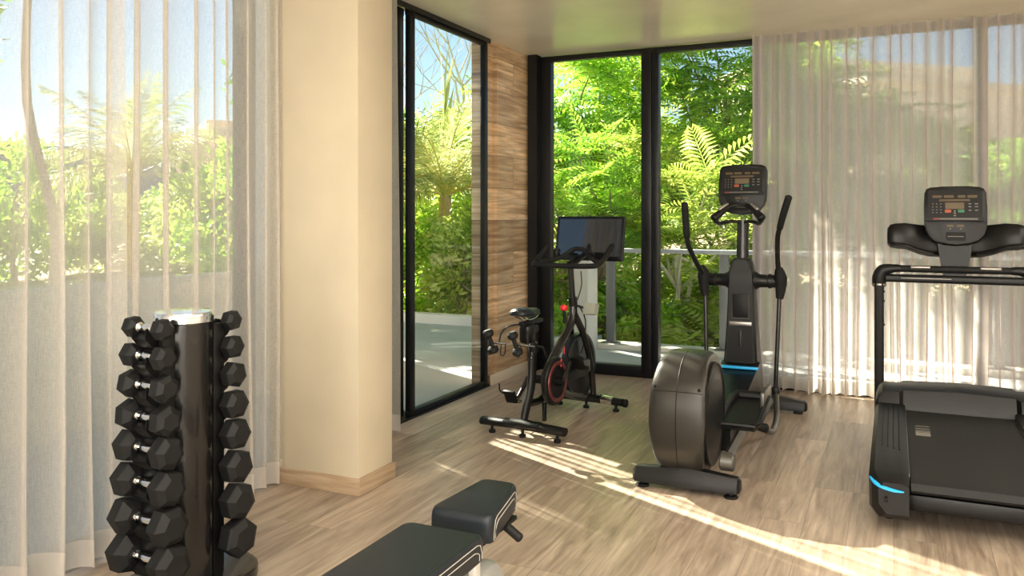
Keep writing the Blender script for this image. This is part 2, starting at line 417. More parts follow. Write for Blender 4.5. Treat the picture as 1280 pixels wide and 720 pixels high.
# corner window
glazed('window_2', 'x', 6.93, -3.0, 4.0, 0, CZ-.01, [(-2.98, -2.80), (-1.965, -1.875), (-1.87, -1.815), (-1.03, -.97), (.55, .62), (2.2, 2.27), (3.93, 4.0)], bot=.095, top=.045, depth=.08)
struct('trim_3', bx(-2.985, -2.90, 6.80, 6.90, 0, CZ), 'black')
struct('trim_4', bx(-1.03, -1.0, 6.84, 6.90, 0, CZ-.05), 'black')

# ------------------------------------------------------------------ sheer curtains
def curtain(name, ax, fixed, a, b, label, lam=.105, amp=.03, over=1.45, seed=1, z1=CZ-.004, mirror=1, wide=None, group=None, fab='sheer'):
    rg = random.Random(seed)
    t_end = 1e9; pts = []; u = a; 
    # trochoid pleats: flat sheer stretches between narrow overlaps
    ph = 0; segs = []
    while u < b-.02:
        L = lam*rg.uniform(.6, 1.5)
        if wide and rg.random() < wide: L *= 1.7
        L = min(L, b-u+.001) if b-u < L*1.3 else L
        segs.append((u, L, over*rg.uniform(.5, 1.35), amp*rg.uniform(.6, 1.3)*min(1.4, max(.6, L/lam)), rg.uniform(-.012, .012))); u += L
    N = 16
    for (u0, L, ov, am, off) in segs:
        for j in range(N):
            t = 2*PI*j/N
            pts.append((u0+L*t/(2*PI)-ov*L/(2*PI)*math.sin(t)*.95, am*math.cos(t), u0/(b-a)))
    zs = [0.012, .10, .125, .5, 1.0, 1.6, 2.2, 2.6, z1]
    def P_(i, z):
        u_, d_, k = pts[i]
        h = z/z1
        sway = .012*math.sin(u_*5+seed)*(1-h)+.006*math.sin(u_*23+z*1.1+seed)*(1-h)
        dd = d_*(1.15-.35*h)+sway
        uu = u_+.010*math.sin(u_*17+z*1.7+seed)*(1-h)
        z_ = z if z > .05 else z+.012*(.5+.5*math.sin(u_*9+seed))
        return (fixed+mirror*dd, uu, z_) if ax == 'y' else (uu, fixed+mirror*dd, z_)
    root = thing(name, label, 'curtain', group=group)
    for part, zz, m in (('fabric', zs[2:], fab), ('hem', zs[:3], 'hem')):
        bm = NB(); rows = [[bm.verts.new(P_(i, z)) for i in range(len(pts))] for z in zz]
        for r0, r1 in zip(rows, rows[1:]):
            for i in range(len(pts)-1): bm.faces.new((r0[i], r0[i+1], r1[i+1], r1[i]))
        o = obj(part, bm, m, root, ang=180)
    return root
curtain('sheer_curtain', 'y', -2.90, 2.36, 3.405, 'left-hand white sheer curtain hanging between the dumbbell tower and the cream column', seed=5, lam=.115, amp=.022, over=1.5)
curtain('sheer_curtain', 'y', -2.88, -.6, 2.40, 'white sheer curtain at the far left edge, in front of the left glazing', seed=8, lam=.15, amp=.045, over=1.1)
curtain('sheer_curtain', 'y', -2.91, 3.75, 4.47, 'gathered sheer curtain showing as a sliver just behind the cream column', seed=11, lam=.07, amp=.03, over=1.2)
curtain('sheer_curtain', 'x', 6.79, -1.02, -.02, 'sheer curtain covering the corner window between the elliptical trainer and the treadmill', seed=3, lam=.08, amp=.045, over=1.55, mirror=-1, fab='sheer2')
curtain('sheer_curtain', 'x', 6.79, -.02, 3.85, 'sheer curtain hanging behind the treadmill at the right edge', seed=21, lam=.09, amp=.045, over=1.6, mirror=-1, fab='sheer2')
curtain('sheer_curtain', 'x', -1.70, -2.9, 3.9, 'sheer curtain behind the photographer, mirrored in the bike screen', seed=31, lam=.14, amp=.04, over=1.2)

# ------------------------------------------------------------------ outside: terrace, balcony, walls
struct('terrace_floor', bx(-12, XL-.13, -6, 9.3, -.12, -.02), 'concrete')
struct('terrace_curb', bx(-12, -3.62, 9.3, 9.5, -.3, .10, .01), 'extwhite')
struct('parapet_wall', bx(-5.02, -4.85, -6, 5.34, -.1, .93, .01), 'extwhite')
bm = bx(-4.84, -4.72, 5.34, 5.70, -.1, 4.35); addb(bm, -4.84, -4.72, 6.28, 7.05, -.1, 4.35); addb(bm, -4.84, -4.72, 5.70, 6.28, -.1, 1.95)
addb(bm, -4.84, -4.72, 5.70, 6.28, 4.2, 4.35)
pw = struct('sun_gap_blocker', bm, 'extwhite')  # unseen wall added to narrow the sunlight to one band on the floor
for y_, w_ in ((5.90, .018), (5.965, .026), (6.04, .016), (6.11, .026), (6.20, .018)):
    obj('stripe_slat', bx(-4.80, -4.77, y_-w_/2, y_+w_/2, 1.95, 4.2), 'railm', pw)  # added bars that cast the stripes within the sun band
struct('balcony_floor', bx(-3.42, 5, YB+.1, 8.62, -.25, -.03), 'balcony')
struct('balcony_curb', bx(-3.42, 5, 8.36, 8.62, -.03, .03, .008), 'extwhite')
struct('balcony_pier', bx(-3.06, -2.86, 8.05, 8.36, -.03, 1.02, .006), 'extwhite')
rl = thing('balcony_railing', 'grey metal balcony railing with pale top rail outside the corner window', 'railing', (0, 8.45, .03))
bm = NB(); addb(bm, -2.9, 4.9, -.045, .045, .965, 1.01, .008); obj('top_rail', bm, mat('pale_rail', (.55, .57, .60), .4, metal=.3), rl, 'pale grey top rail')
for x_ in (-2.74, -1.55, -.35, .85, 2.05, 3.25):
    bm = NB(); addb(bm, x_-.045, x_+.045, -.03, .03, 0, .97, .004); addb(bm, x_-.09, x_+.09, -.06, .06, 0, .012, .002); obj('post', bm, 'railm', rl)
for k in range(5):
    bm = NB(); z_ = .17+.16*k; tube(bm, [(-2.85, 0, z_), (4.8, 0, z_)], .0014, 6); obj('cable', bm, 'railm', rl)

# ground beyond the building
bm = NB(); G = 46; gx0, gx1, gy0, gy1 = -60, 50, 8.6, 120
def gz(x, y):
    z = -.45+.055*max(0, y-10)-.0002*max(0, y-10)**2+.12*noise.noise(Vector((x*.4, y*.4, 0)))
    return z-(1.2 if x < -30 else 0)
vs = []
for j in range(G):
    v_ = gy0+(gy1-gy0)*(j/(G-1))**2
    vs.append([bm.verts.new((gx0+(gx1-gx0)*i/(G-1), v_, gz(gx0+(gx1-gx0)*i/(G-1), v_))) for i in range(G)])
for j in range(G-1):
    for i in range(G-1): bm.faces.new((vs[j][i], vs[j][i+1], vs[j+1][i+1], vs[j+1][i]))
struct('garden_ground', bm, 'earth')
bm = NB(); vs = [bm.verts.new(p) for p in ((-90, -40, -1.0), (-12, -40, -1.0), (-12, 9.4, -1.0), (-90, 9.4, -1.0))]; bm.faces.new(vs)
struct('lower_ground', bm, 'earth')
# distant hills
bm = NB(); n_ = 60; a_ = []; b_ = []; c_ = []
for i in range(n_):
    t = i/(n_-1); ang = R(10+90*t); rr = 170
    h = 13+9*noise.noise(Vector((t*5, 1.3, 0)))+3*noise.noise(Vector((t*21, 4, 0)))
    a_.append(bm.verts.new((-rr*math.sin(ang)*.9, rr*math.cos(ang)*.9, -6))); b_.append(bm.verts.new((-rr*math.sin(ang), rr*math.cos(ang), max(3, h))))
    c_.append(bm.verts.new((-rr*math.sin(ang)*1.2, rr*math.cos(ang)*1.2, -6)))
for i in range(n_-1):
    bm.faces.new((a_[i], a_[i+1], b_[i+1], b_[i])); bm.faces.new((b_[i], b_[i+1], c_[i+1], c_[i]))
struct('hills', bm, 'hill')

def building(name, label, loc, rz, blocks, wins, m='cream'):
    r = thing(name, label, 'building', loc, rz)
    for (x0, x1, y0, y1, z0, z1) in blocks:
        obj('wing', bx(x0, x1, y0, y1, z0, z1), m, r, smooth=False)
        obj('roof_edge', bx(x0-.15, x1+.15, y0-.15, y1+.15, z1, z1+.18), m, r, smooth=False)
    for (x0, x1, z0, z1, y) in wins:
        w = obj('window', bx(x0, x1, y-.06, y+.02, z0, z1), 'windowdark', r, smooth=False)
        obj('lintel', bx(x0-.08, x1+.08, y-.09, y, z1, z1+.1), 'extwhite', w, smooth=False)
        obj('sill', bx(x0-.08, x1+.08, y-.12, y, z0-.1, z0), 'extwhite', w, smooth=False)
    return r
def at(px, D, z=0):
    u = (px-640)/1033; th = R(24.8)
    return (D*(u*math.cos(th)-math.sin(th)), D*(u*math.sin(th)+math.cos(th)), z)
p = at(960, 27)
building('villa', 'cream rendered villa with dark windows behind the feathery trees', (p[0], p[1], -.2), -48,
         [(-5.5, -1.5, 0, 6, 0, 4.6), (-1.5, 2.4, -.9, 6, 0, 6.1), (2.4, 4.6, 0, 6, 0, 5.2)],
         [(-4.8, -3.9, 2.6, 3.9, 0), (-3.1, -2.0, 2.6, 3.9, 0), (-.8, .2, 3.6, 4.8, -.9), (1.0, 1.9, 3.6, 4.8, -.9), (2.8, 3.8, 2.4, 3.8, 0)])
p = at(1330, 24)
building('apartment_block', 'tall pale building seen through the sheer curtain at the far right', (p[0], p[1], -.2), -55,
         [(-2.6, 3, 0, 6, 0, 4.9), (0, 4, .8, 6, 0, 6.0)], [(-2.0, -1.2, 1.6, 3, 0), (-.4, .6, 1.6, 3, 0)], 'extwhite')
p = at(276, 46)
building('hotel_block', 'cream flat-roofed block in the distance behind the left sheer curtain', (p[0], p[1], -1), 48,
         [(-2.6, 2.6, 0, 6, 0, 6.6), (-.6, 2.0, .6, 6, 0, 7.5)], [(-2, -1.1, 4.4, 5.6, 0), (-.3, .6, 4.4, 5.6, 0), (1.2, 2.0, 4.4, 5.6, 0), (-2, -1.1, 2, 3.2, 0), (1.2, 2, 2, 3.2, 0)])

# ------------------------------------------------------------------ plants
def mesh_np(name, V, F, m, parent=None):
    me = bpy.data.meshes.new(name); V = np.asarray(V, dtype=np.float32); F = np.asarray(F, dtype=np.int32)
    me.vertices.add(len(V)); me.vertices.foreach_set('co', V.ravel())
    me.loops.add(F.size); me.loops.foreach_set('vertex_index', F.ravel())
    k = F.shape[1]; me.polygons.add(len(F)); me.polygons.foreach_set('loop_start', np.arange(0, F.size, k, dtype=np.int32))
    me.polygons.foreach_set('loop_total', np.full(len(F), k, dtype=np.int32))
    me.update(calc_edges=True); me.materials.append(M[m]); me.shade_smooth()
    o = bpy.data.objects.new(name, me); C.objects.link(o)
    if parent: o.parent = parent
    return o
def frond_template(L=.5, n=11, pl=.15, pw=.03, droop=.25):
    """feathery compound leaf: rachis along +X, pairs of leaflets"""
    V = []; F = []
    for i in range(n):
        t = (i+.6)/n; x = L*t; z = -droop*L*t*t; l = pl*math.sin(PI*min(1, .18+.8*t))**.7
        for s in (-1, 1):
            b = len(V); dx = .35*l
            V += [(x-pw/2, 0, z), (x+dx*.5, s*l*.5, z-.03*l+.012), (x+dx, s*l, z-.2*l), (x+dx*.5+pw, s*l*.45, z-.03*l)]
            F.append((b, b+1, b+2, b+3))
    b = len(V); V += [(0, -.004, 0), (L, 0, -droop*L), (L, .001, -droop*L+.003), (0, .004, .004)]; F.append((b, b+1, b+2, b+3))
    return np.array(V), np.array(F)
def leafcluster_template(n=9, L=.11, w=.045, seed=0):
    rg = random.Random(seed); V = []; F = []
    for i in range(n):
        o = Vector((rg.uniform(-.1, .1), rg.uniform(-.1, .1), rg.uniform(-.1, .1)))
        d_ = Vector((rg.uniform(-1, 1), rg.uniform(-1, 1), rg.uniform(-.6, .8))).normalized(); s = d_.orthogonal().normalized()
        s = Matrix.Rotation(rg.uniform(0, 6.28), 3, d_) @ s; l = L*rg.uniform(.7, 1.3)
        b = len(V); V += [tuple(o), tuple(o+d_*l*.5+s*w*.5), tuple(o+d_*l), tuple(o+d_*l*.5-s*w*.5)]; F.append((b, b+1, b+2, b+3))
    return np.array(V), np.array(F)
def scatter(tmpl, places):
    """places: list of (pos, dir, up-twist, scale)"""
    TV, TF = tmpl; VV = []; FF = []; k = 0
    for pos, dr, tw, sc in places:
        x = Vector(dr).normalized(); z = Vector((0, 0, 1))-x*x.z
        if z.length < .05: z = x.orthogonal()
        z.normalize(); z = Matrix.Rotation(tw, 3, x) @ z; y = z.cross(x)
        A = np.array([x, y, z])*sc
        VV.append(TV @ A+np.array(pos)); FF.append(TF+k); k += len(TV)
    return np.concatenate(VV), np.concatenate(FF)
FT = [frond_template(), frond_template(.62, 13, .17, .032, .4), frond_template(.4, 9, .12, .028, .15)]
LT = [leafcluster_template(seed=i) for i in range(3)]

def limb(bm, a, b, r0, r1, rg, bend=.08):
    a = Vector(a); b = Vector(b); L = (b-a).length
    pts = [a]+[a.lerp(b, t)+Vector((rg.uniform(-1, 1), rg.uniform(-1, 1), rg.uniform(-.3, .6)))*bend*L for t in (.33, .66)]+[b]
    tube(bm, pts, [r0, r0*.8+r1*.2, r0*.4+r1*.6, r1], 8, smooth=4)
    return pts

def feather_tree(label, x, y, z0, h, rad, n, seed, m='leafA', low=.25, squash=.8, trunk=.07, name='feathery_tree', cat='tree', bark='bark', fsc=1.0, group=None, broad=False):
    rg = random.Random(seed); root = thing(name, label, cat, (x, y, z0), group=group)
    bm = NB(); top = Vector((rg.uniform(-.3, .3), rg.uniform(-.3, .3), h*.55))
    mid = limb(bm, (0, 0, 0), top, trunk, trunk*.6, rg, .05)
    cl = []
    nc = max(10, int(n/26))
    for i in range(nc):
        for _ in range(30):
            p_ = Vector((rg.uniform(-1, 1), rg.uniform(-1, 1), rg.uniform(-1, 1)))
            if .25 < p_.length < 1: break
        c_ = Vector((p_.x*rad, p_.y*rad, h*(1+low)/2+p_.z*h*(1-low)/2))
        cl.append(c_)
    tall = low >= .4
    for c_ in cl[:(7 if tall else min(len(cl), 16))]:
        st = Vector(mid[3 if tall else rg.choice((1, 2, 3))]); limb(bm, st, st.lerp(c_, .92), trunk*.42, .01, rg, .06)
    obj('trunk', bm, bark, root)
    pl = []
    ctr = Vector((0, 0, h*(1+low)/2))
    for i in range(n):
        c_ = rg.choice(cl); out = (c_-ctr).normalized()
        d_ = Vector((rg.gauss(0, 1), rg.gauss(0, 1), rg.gauss(0, .5)))+out*.8; d_.z = d_.z*.6+.05
        pos = c_+Vector((rg.gauss(0, .16), rg.gauss(0, .16), rg.gauss(0, .13)))*rad*.75
        pl.append((pos, d_, rg.gauss(0, .4), rg.uniform(.7, 1.35)*fsc))
    Vs = []; k = 0; Fs = []
    for ti in range(3):
        a_, f_ = scatter((LT if broad else FT)[ti], pl[ti::3]); Vs.append(a_); Fs.append(f_+k); k += len(a_)
    mesh_np('foliage', np.concatenate(Vs), np.concatenate(Fs), m, root)
    return root

def palm(label, x, y, z0, trunk_h, L, n, seed, spear=True, m='leafP', group=None):
    rg = random.Random(seed); root = thing('palm_tree', label, 'palm', (x, y, z0), group=group)
    bm = NB(); tube(bm, [(0, 0, 0), (.03, 0, trunk_h*.5), (0, .02, trunk_h)], [.14, .10, .085], 12, smooth=5); obj('trunk', bm, 'palmtrunk', root)
    bm = NB()
    for i in range(6):
        a = i*1.05; tube(bm, [(.09*math.cos(a), .09*math.sin(a), trunk_h*.25), (.10*math.cos(a), .10*math.sin(a), trunk_h*.7), (.05*math.cos(a), .05*math.sin(a), trunk_h+.1)], [.018, .03, .012], 6, smooth=3)
    obj('leaf_base', bm, 'stem', root)
    V = []; F = []; rb = NB()
    for i in range(n):
        az = i*2.4+rg.uniform(-.3, .3); el = R(rg.uniform(15, 82)) if i else R(88)
        l = L*rg.uniform(.75, 1.1); curl = rg.uniform(.9, 1.9)*(1.1-.4*el)
        pts = []; p_ = Vector((0, 0, trunk_h-.03)); e_ = el; K = 12
        for k in range(K+1):
            pts.append(p_.copy()); p_ = p_+Vector((math.cos(az)*math.cos(e_), math.sin(az)*math.cos(e_), math.sin(e_)))*l/K; e_ -= curl/K
        tube(rb, pts, [.018-.0013*k for k in range(K+1)], 5)
        side = Vector((-math.sin(az), math.cos(az), 0)); NL = 34
        for k in range(NL):
            t = .14+.85*k/NL; q = t*K; a_ = int(q); f_ = q-a_
            b0 = pts[a_].lerp(pts[min(a_+1, K)], f_); tan = (pts[min(a_+1, K)]-pts[a_]).normalized(); up_ = side.cross(tan)*-1
            ll = .50*L/1.8*math.sin(PI*min(1, t*.85+.12))**.6*rg.uniform(.85, 1.1)
            for s in (-1, 1):
                d_ = (side*s*.8+tan*.75-up_*rg.uniform(-.15, .45)).normalized(); w_ = tan*.016
                tip = b0+d_*ll+Vector((0, 0, -.25*ll*rg.uniform(.3, 1.4))); md = b0+d_*ll*.5
                b = len(V); V += [tuple(b0-w_*.5), tuple(md-w_), tuple(tip), tuple(md+w_)]; F.append((b, b+1, b+2, b+3))
    if spear:
        for k in range(14):
            b = len(V); s = Vector((rg.uniform(-.10, .10), rg.uniform(-.10, .10), 0)); z_ = trunk_h+.3+.09*k
            V += [(0, 0, z_), tuple(Vector((0.02, 0, z_+.4))+s), tuple(Vector((0.04, 0, z_+.8))+s*1.6), tuple(Vector((-.02, 0, z_+.4))+s*.6)]; F.append((b, b+1, b+2, b+3))
    obj('frond_stalks', rb, 'stem', root)
    mesh_np('fronds', V, F, m, root)
    return root

def bare_tree(label, x, y, z0, h, seed, m='palebark'):
    rg = random.Random(seed); root = thing('bare_tree', label, 'tree', (x, y, z0))
    bm = NB()
    def grow(a, d_, L, r, k):
        b = a+d_*L; tube(bm, [a, a.lerp(b, .5)+Vector((rg.uniform(-1, 1), rg.uniform(-1, 1), 0))*L*.07, b], [r, r*.85, r*.65], 6 if k > 2 else 4)
        if k == 0: return
        for _ in range(rg.choice((2, 3, 3))):
            nd = (d_+Vector((rg.uniform(-1, 1), rg.uniform(-1, 1), rg.uniform(-.35, .6)))*.75).normalized()
            grow(b, nd, L*rg.uniform(.62, .88), r*.62, k-1)
    grow(Vector((0, 0, 0)), Vector((0, 0, 1)), h*.3, .11, 6)
    obj('branches', bm, m, root)
    return root

def pl_(px, D, top=None): p_ = at(px, D); return p_[0], p_[1]
# behind the corner window
trees = [
 ('tall feathery tree filling the left pane of the corner window', 757, 18, 7.0, 2.1, 620, 'leafC'),
 ('tall feathery tree behind the right pane of the corner window', 905, 17, 7.6, 2.3, 640, 'leafA'),
 ('low bright feathery tree just beyond the balcony rail', 862, 10.6, 2.4, .85, 300, 'leafC'),
 ('bright young feathery tree left of the middle mullion', 735, 10.8, 2.9, .8, 300, 'leafA'),
 ('slender feathery tree in the left pane behind the bike screen', 785, 13.2, 3.0, .9, 260, 'leafC'),
 ('feathery tree behind the left moving handle of the elliptical trainer', 900, 13.5, 3.3, 1.1, 330, 'leafA'),
 ('green tree standing behind the dark corner post', 708, 15, 4.8, 1.4, 420, 'leafA'),
 ('distant green tree filling the gap behind the centre mullion', 790, 24, 4.2, 1.8, 320, 'leafA'),
 ('deep green tree behind the left edge of the right sheer curtain', 990, 15, 4.6, 1.7, 420, 'leafA'),
 ('feathery tree seen through the sheer curtain left of the treadmill', 1075, 13, 3.6, 1.6, 420, 'leafA'),
 ('low tree seen through the sheer curtain behind the treadmill console', 1210, 14, 2.6, 1.7, 380, 'leafA'),
 ('leafy tree at the far right behind the sheer curtain', 1330, 15, 3.2, 1.8, 380, 'leafB'),
]
for i, (lb, px, D, h, rad, n, m) in enumerate(trees):
    x_, y_ = pl_(px, D); feather_tree(lb, x_, y_, gz(x_, y_)-.05, h, rad, n, 100+i, m, low=.12 if h < 3 else .2, fsc=1.15 if D < 14 else 1.75, bark='palebark' if i == 2 else 'bark')
# outside the sliding door
x_, y_ = pl_(556, 12.4); palm('young palm with long arching fronds beyond the terrace curb', x_, y_, -.4, 2.1, 2.0, 30, 4)
x_, y_ = pl_(520, 14.5); palm('second palm partly hidden by the door stile', x_, y_, -.4, 2.3, 2.0, 22, 9, spear=False)
x_, y_ = pl_(165, 17); palm('palm seen through the left sheer curtain', x_, y_, -.8, 3.0, 2.3, 26, 14, spear=False)
x_, y_ = pl_(592, 11.8); feather_tree('rounded bright green bush beside the palm trunk', x_, y_, -.4, 1.9, .75, 900, 31, 'leafC', low=.0, name='leafy_bush', cat='bush', broad=True, trunk=.03)
x_, y_ = pl_(505, 12.5); feather_tree('leafy green bush left of the palm beside the door stile', x_, y_, -.4, 2.0, .9, 900, 32, 'leafA', low=.0, name='leafy_bush', cat='bush', broad=True, trunk=.03)
x_, y_ = pl_(585, 17); feather_tree('yellow-green tree behind the palm', x_, y_, -.2, 3.6, 1.7, 700, 33, 'leafC', low=.05, name='broadleaf_tree', broad=True, fsc=1.6)
x_, y_ = pl_(500, 19); feather_tree('yellow-green tree behind the second palm', x_, y_, -.2, 3.8, 1.9, 700, 34, 'leafC', low=.05, name='broadleaf_tree', broad=True, fsc=1.6)
x_, y_ = pl_(575, 20); bare_tree('pale leafless tree spreading above the palm', x_, y_, -.2, 6.6, 5)
x_, y_ = pl_(515, 24); bare_tree('pale leafless tree further back behind the door stile', x_, y_, -.2, 6.6, 12)
for i, (px, D, h, rad, m, lb) in enumerate([
 (135, 22, 3.0, 2.0, 'leafC', 'pale green tree behind the left sheer curtain, left of the palm'),
 (205, 24, 2.6, 2.2, 'leafA', 'rounded green tree behind the left sheer curtain in front of the hills'),
 (265, 21, 3.0, 2.0, 'leafC', 'green tree standing below the distant cream block'),
 (325, 18, 3.4, 1.7, 'leafA', 'green tree seen at the right edge of the left sheer curtain'),
 (400, 22, 3.8, 2.2, 'leafB', 'green tree standing outside beyond the cream column'),
 (450, 20, 3.8, 2.0, 'leafB', 'dark tree hidden largely behind the cream column'),
 (640, 22, 5.0, 2.6, 'leafB', 'dark tree beyond the boarded wall'),
 (20, 20, 3.4, 2.0, 'leafA', 'green tree at the far left edge behind the sheer curtain')]):
    x_, y_ = pl_(px, D); feather_tree(lb, x_, y_, -1 if x_ < -12 and y_ < 12 else -.3, h, rad, 520, 50+i, m, low=.02, name='broadleaf_tree', broad=True, fsc=1.9)
# trees added to block sun from the glazing, curtains and terrace
feather_tree('tall dense tree added left of the frame to shade the left glazing', -13.2, 6.0, -1, 11, 3.0, 3000, 77, 'leafB', low=.4, name='broadleaf_tree', broad=True, fsc=2.6, trunk=.2)
feather_tree('tall feathery tree added beyond the boarded wall to shade the corner curtains', -4.4, 9.75, -.4, 9.6, 1.9, 2000, 78, 'leafB', low=.58, trunk=.16, fsc=1.5)  # added canopy, keeps direct sun off the right-hand sheers
feather_tree('dense upright tree added behind the cream column to shade the terrace', -7.6, 9.75, -1, 5.6, .95, 2800, 79, 'leafB', low=.1, name='broadleaf_tree', broad=True, fsc=1.5)  # added sun blocker for the terrace floor
feather_tree('slim tall tree added beyond the parapet to shade the left door, seen through the far left curtain', -11, 7.75, -1, 10.8, .85, 1400, 80, 'leafB', low=.55, name='broadleaf_tree', broad=True, fsc=1.8, trunk=.08)  # added to stop a second sun band beside the column
# low planting below the balcony
SH = ['%s low shrub below the balcony, %s' % (('fresh green', 'yellow-green', 'dry straw-coloured')[i % 3], w) for i, w in enumerate(('beside the white pier', 'behind the bike screen post', 'right of the first rail post', 'in line with the bike handlebar', 'left of the centre mullion', 'just left of the wide mullion', 'behind the wide mullion', 'just right of the wide mullion', 'above the elliptical housing', 'behind the left moving handle', 'behind the elliptical mast', 'beside the second rail post', 'at the edge of the right curtain', 'seen through the curtain edge', 'behind the curtain near the treadmill', 'behind the curtain beside the treadmill upright'))]
for i in range(0, 16):
    if i in (3, 5, 8): continue
    px = 700+i*19; D = 10.0+(i*37 % 13)*.22; x_, y_ = pl_(px, D)
    feather_tree(SH[i], x_, y_, gz(x_, y_)-.02, .75+(i*7 % 5)*.1, .42, 190, 200+i, ('leafA', 'leafC', 'leafD')[i % 3], low=0, name='garden_shrub', cat='shrub', broad=True, trunk=.012, group='low shrubs below the balcony')

# ------------------------------------------------------------------ dumbbell tower
RK = (-2.41, 2.29)
rk = thing('dumbbell_rack', 'black upright dumbbell tower with chrome cap in front of the left curtain', 'dumbbell rack', (RK[0], RK[1], 0), -6.2)
bm = NB(); prism(bm, rrect(.36, .56, .15, 6), 0, .045, bev=.006); obj('base', bm, 'blackgloss', rk)
bm = NB(); lathe(bm, [(.098, .045), (.102, .05), (.102, 1.0)], seg=48); obj('column', bm, 'blackgloss', rk)
bm = NB(); lathe(bm, [(.104, .998), (.108, 1.002), (.108, 1.03), (.104, 1.038), (.07, 1.041), (.001, 1.042)], seg=48); obj('cap', bm, 'chrome', rk, 'chrome cap')
ZD = [.993, .892, .786, .673, .560, .436, .305, .168]
for s in (-1, 1):
    bm = NB(); addb(bm, -.062, .062, min(s*.085, s*.135), max(s*.085, s*.135), .045, .985, .003); obj('spine', bm, 'blackmatte', rk)
    for fx in (-1, 1):
        for k, z in enumerate(ZD):
            t = k/7; fr = .038+.008*t; 
            # cradle plate: rises outward and ends in a lip in front of the grip
            poly = [(.10, z-.085), (.10, z+.005), (.135, z-.018), (.165, z-.018), (.178, z+.004), (.186, z+.002), (.188, z-.035), (.165, z-.062)]
            bm = NB(); prism(bm, [(s*a, b) for a, b in poly], fr-.002, fr+.002)
            mm = Matrix(((0, 0, fx, 0), (1, 0, 0, 0), (0, 1, 0, 0), (0, 0, 0, 1)))
            bmesh.ops.transform(bm, matrix=mm, verts=bm.verts); obj('cradle', bm, 'blackmatte', rk)
    for k, z in enumerate(ZD):
        bm = NB(); poly = [(.13, z-.085), (.13, z-.02), (.16, z-.021), (.184, z-.036), (.163, z-.062)]
        prism(bm, [(s*a, b) for a, b in poly], -.04, .04)
        bmesh.ops.transform(bm, matrix=Matrix(((0, 0, 1, 0), (1, 0, 0, 0), (0, 1, 0, 0), (0, 0, 0, 1))), verts=bm.verts); obj('shelf_plate', bm, 'blackmatte', rk)

def dumbbell(label, loc, rz, af, hl, gap, twist):
    """af across flats, hl head length, gap between the heads; axis along local X"""
    r = thing('dumbbell', label, 'dumbbell', loc, rz, 'hex dumbbells on the tower')
    ax = rot(90, 'Y')
    cr = af/2/math.cos(PI/6)
    for s in (-1, 1):
        def ring(rad, x): return [(s*x, rad*math.cos(R(60*j+twist)), rad*math.sin(R(60*j+twist))) for j in range(6)]
        a = gap/2
        bm = NB(); loft(bm, [ring(cr*.50, a), ring(cr*.93, a+hl*.22), ring(cr, a+hl*.28), ring(cr, a+hl*.78), ring(cr*.95, a+hl*.83), ring(cr*.62, a+hl*.99), ring(cr*.60, a+hl)])
        h = obj('head', bm, 'rubber', r, smooth=False)
        # raised weight plate on one flat
        for j in (0, 1, 5):
            am = R(60*j+30+twist); n_ = Vector((0, math.cos(am), math.sin(am))); tt = Vector((0, -math.sin(am), math.cos(am)))
            c_ = Vector((s*(a+hl*.53), 0, 0))+n_*(af/2); bm = NB()
            m_ = Matrix(((1, n_.x, tt.x, c_.x), (0, n_.y, tt.y, c_.y), (0, n_.z, tt.z, c_.z), (0, 0, 0, 1)))
            box(bm, (0, 0, 0), (hl*.34, .0016, cr*.62), m_); 
            obj('weight_plate', bm, 'rubber2', h, smooth=False)
    bm = NB(); k = .0145
    prof = [(k*1.3, -gap/2-.004), (k*1.3, -gap/2+.006), (k*.8, -gap/2+.010), (k*.8, -gap/2+.016), (k*1.0, -gap/2+.02), (k*1.12, -gap*.12), (k*1.15, 0), (k*1.12, gap*.12), (k*1.0, gap/2-.02), (k*.8, gap/2-.016), (k*.8, gap/2-.010), (k*1.3, gap/2-.006), (k*1.3, gap/2+.004)]
    lathe(bm, prof, ax, 18); obj('handle', bm, 'chrome', r, 'chrome handle')
    return r
ORD = ['topmost', 'second from the top', 'third from the top', 'fourth from the top', 'fourth from the bottom', 'third from the bottom', 'second from the bottom', 'lowest and largest']
ca, sa = math.cos(R(-6.2)), math.sin(R(-6.2))
for s, side in ((-1, 'left'), (1, 'right')):
    for k, z in enumerate(ZD):
        t = k/7; af = .067+.064*t**.9; hl = .066+.032*t; gap = .092+.038*t
        ly = s*(.152+.0*t); X = RK[0]-sa*ly; Y = RK[1]+ca*ly
        dumbbell('black hex dumbbell, %s on the %s side of the tower' % (ORD[k], side), (X, Y, z), -6.2, af, hl, gap, rnd.choice((-14, -4, 8, 18, 0, 26)))

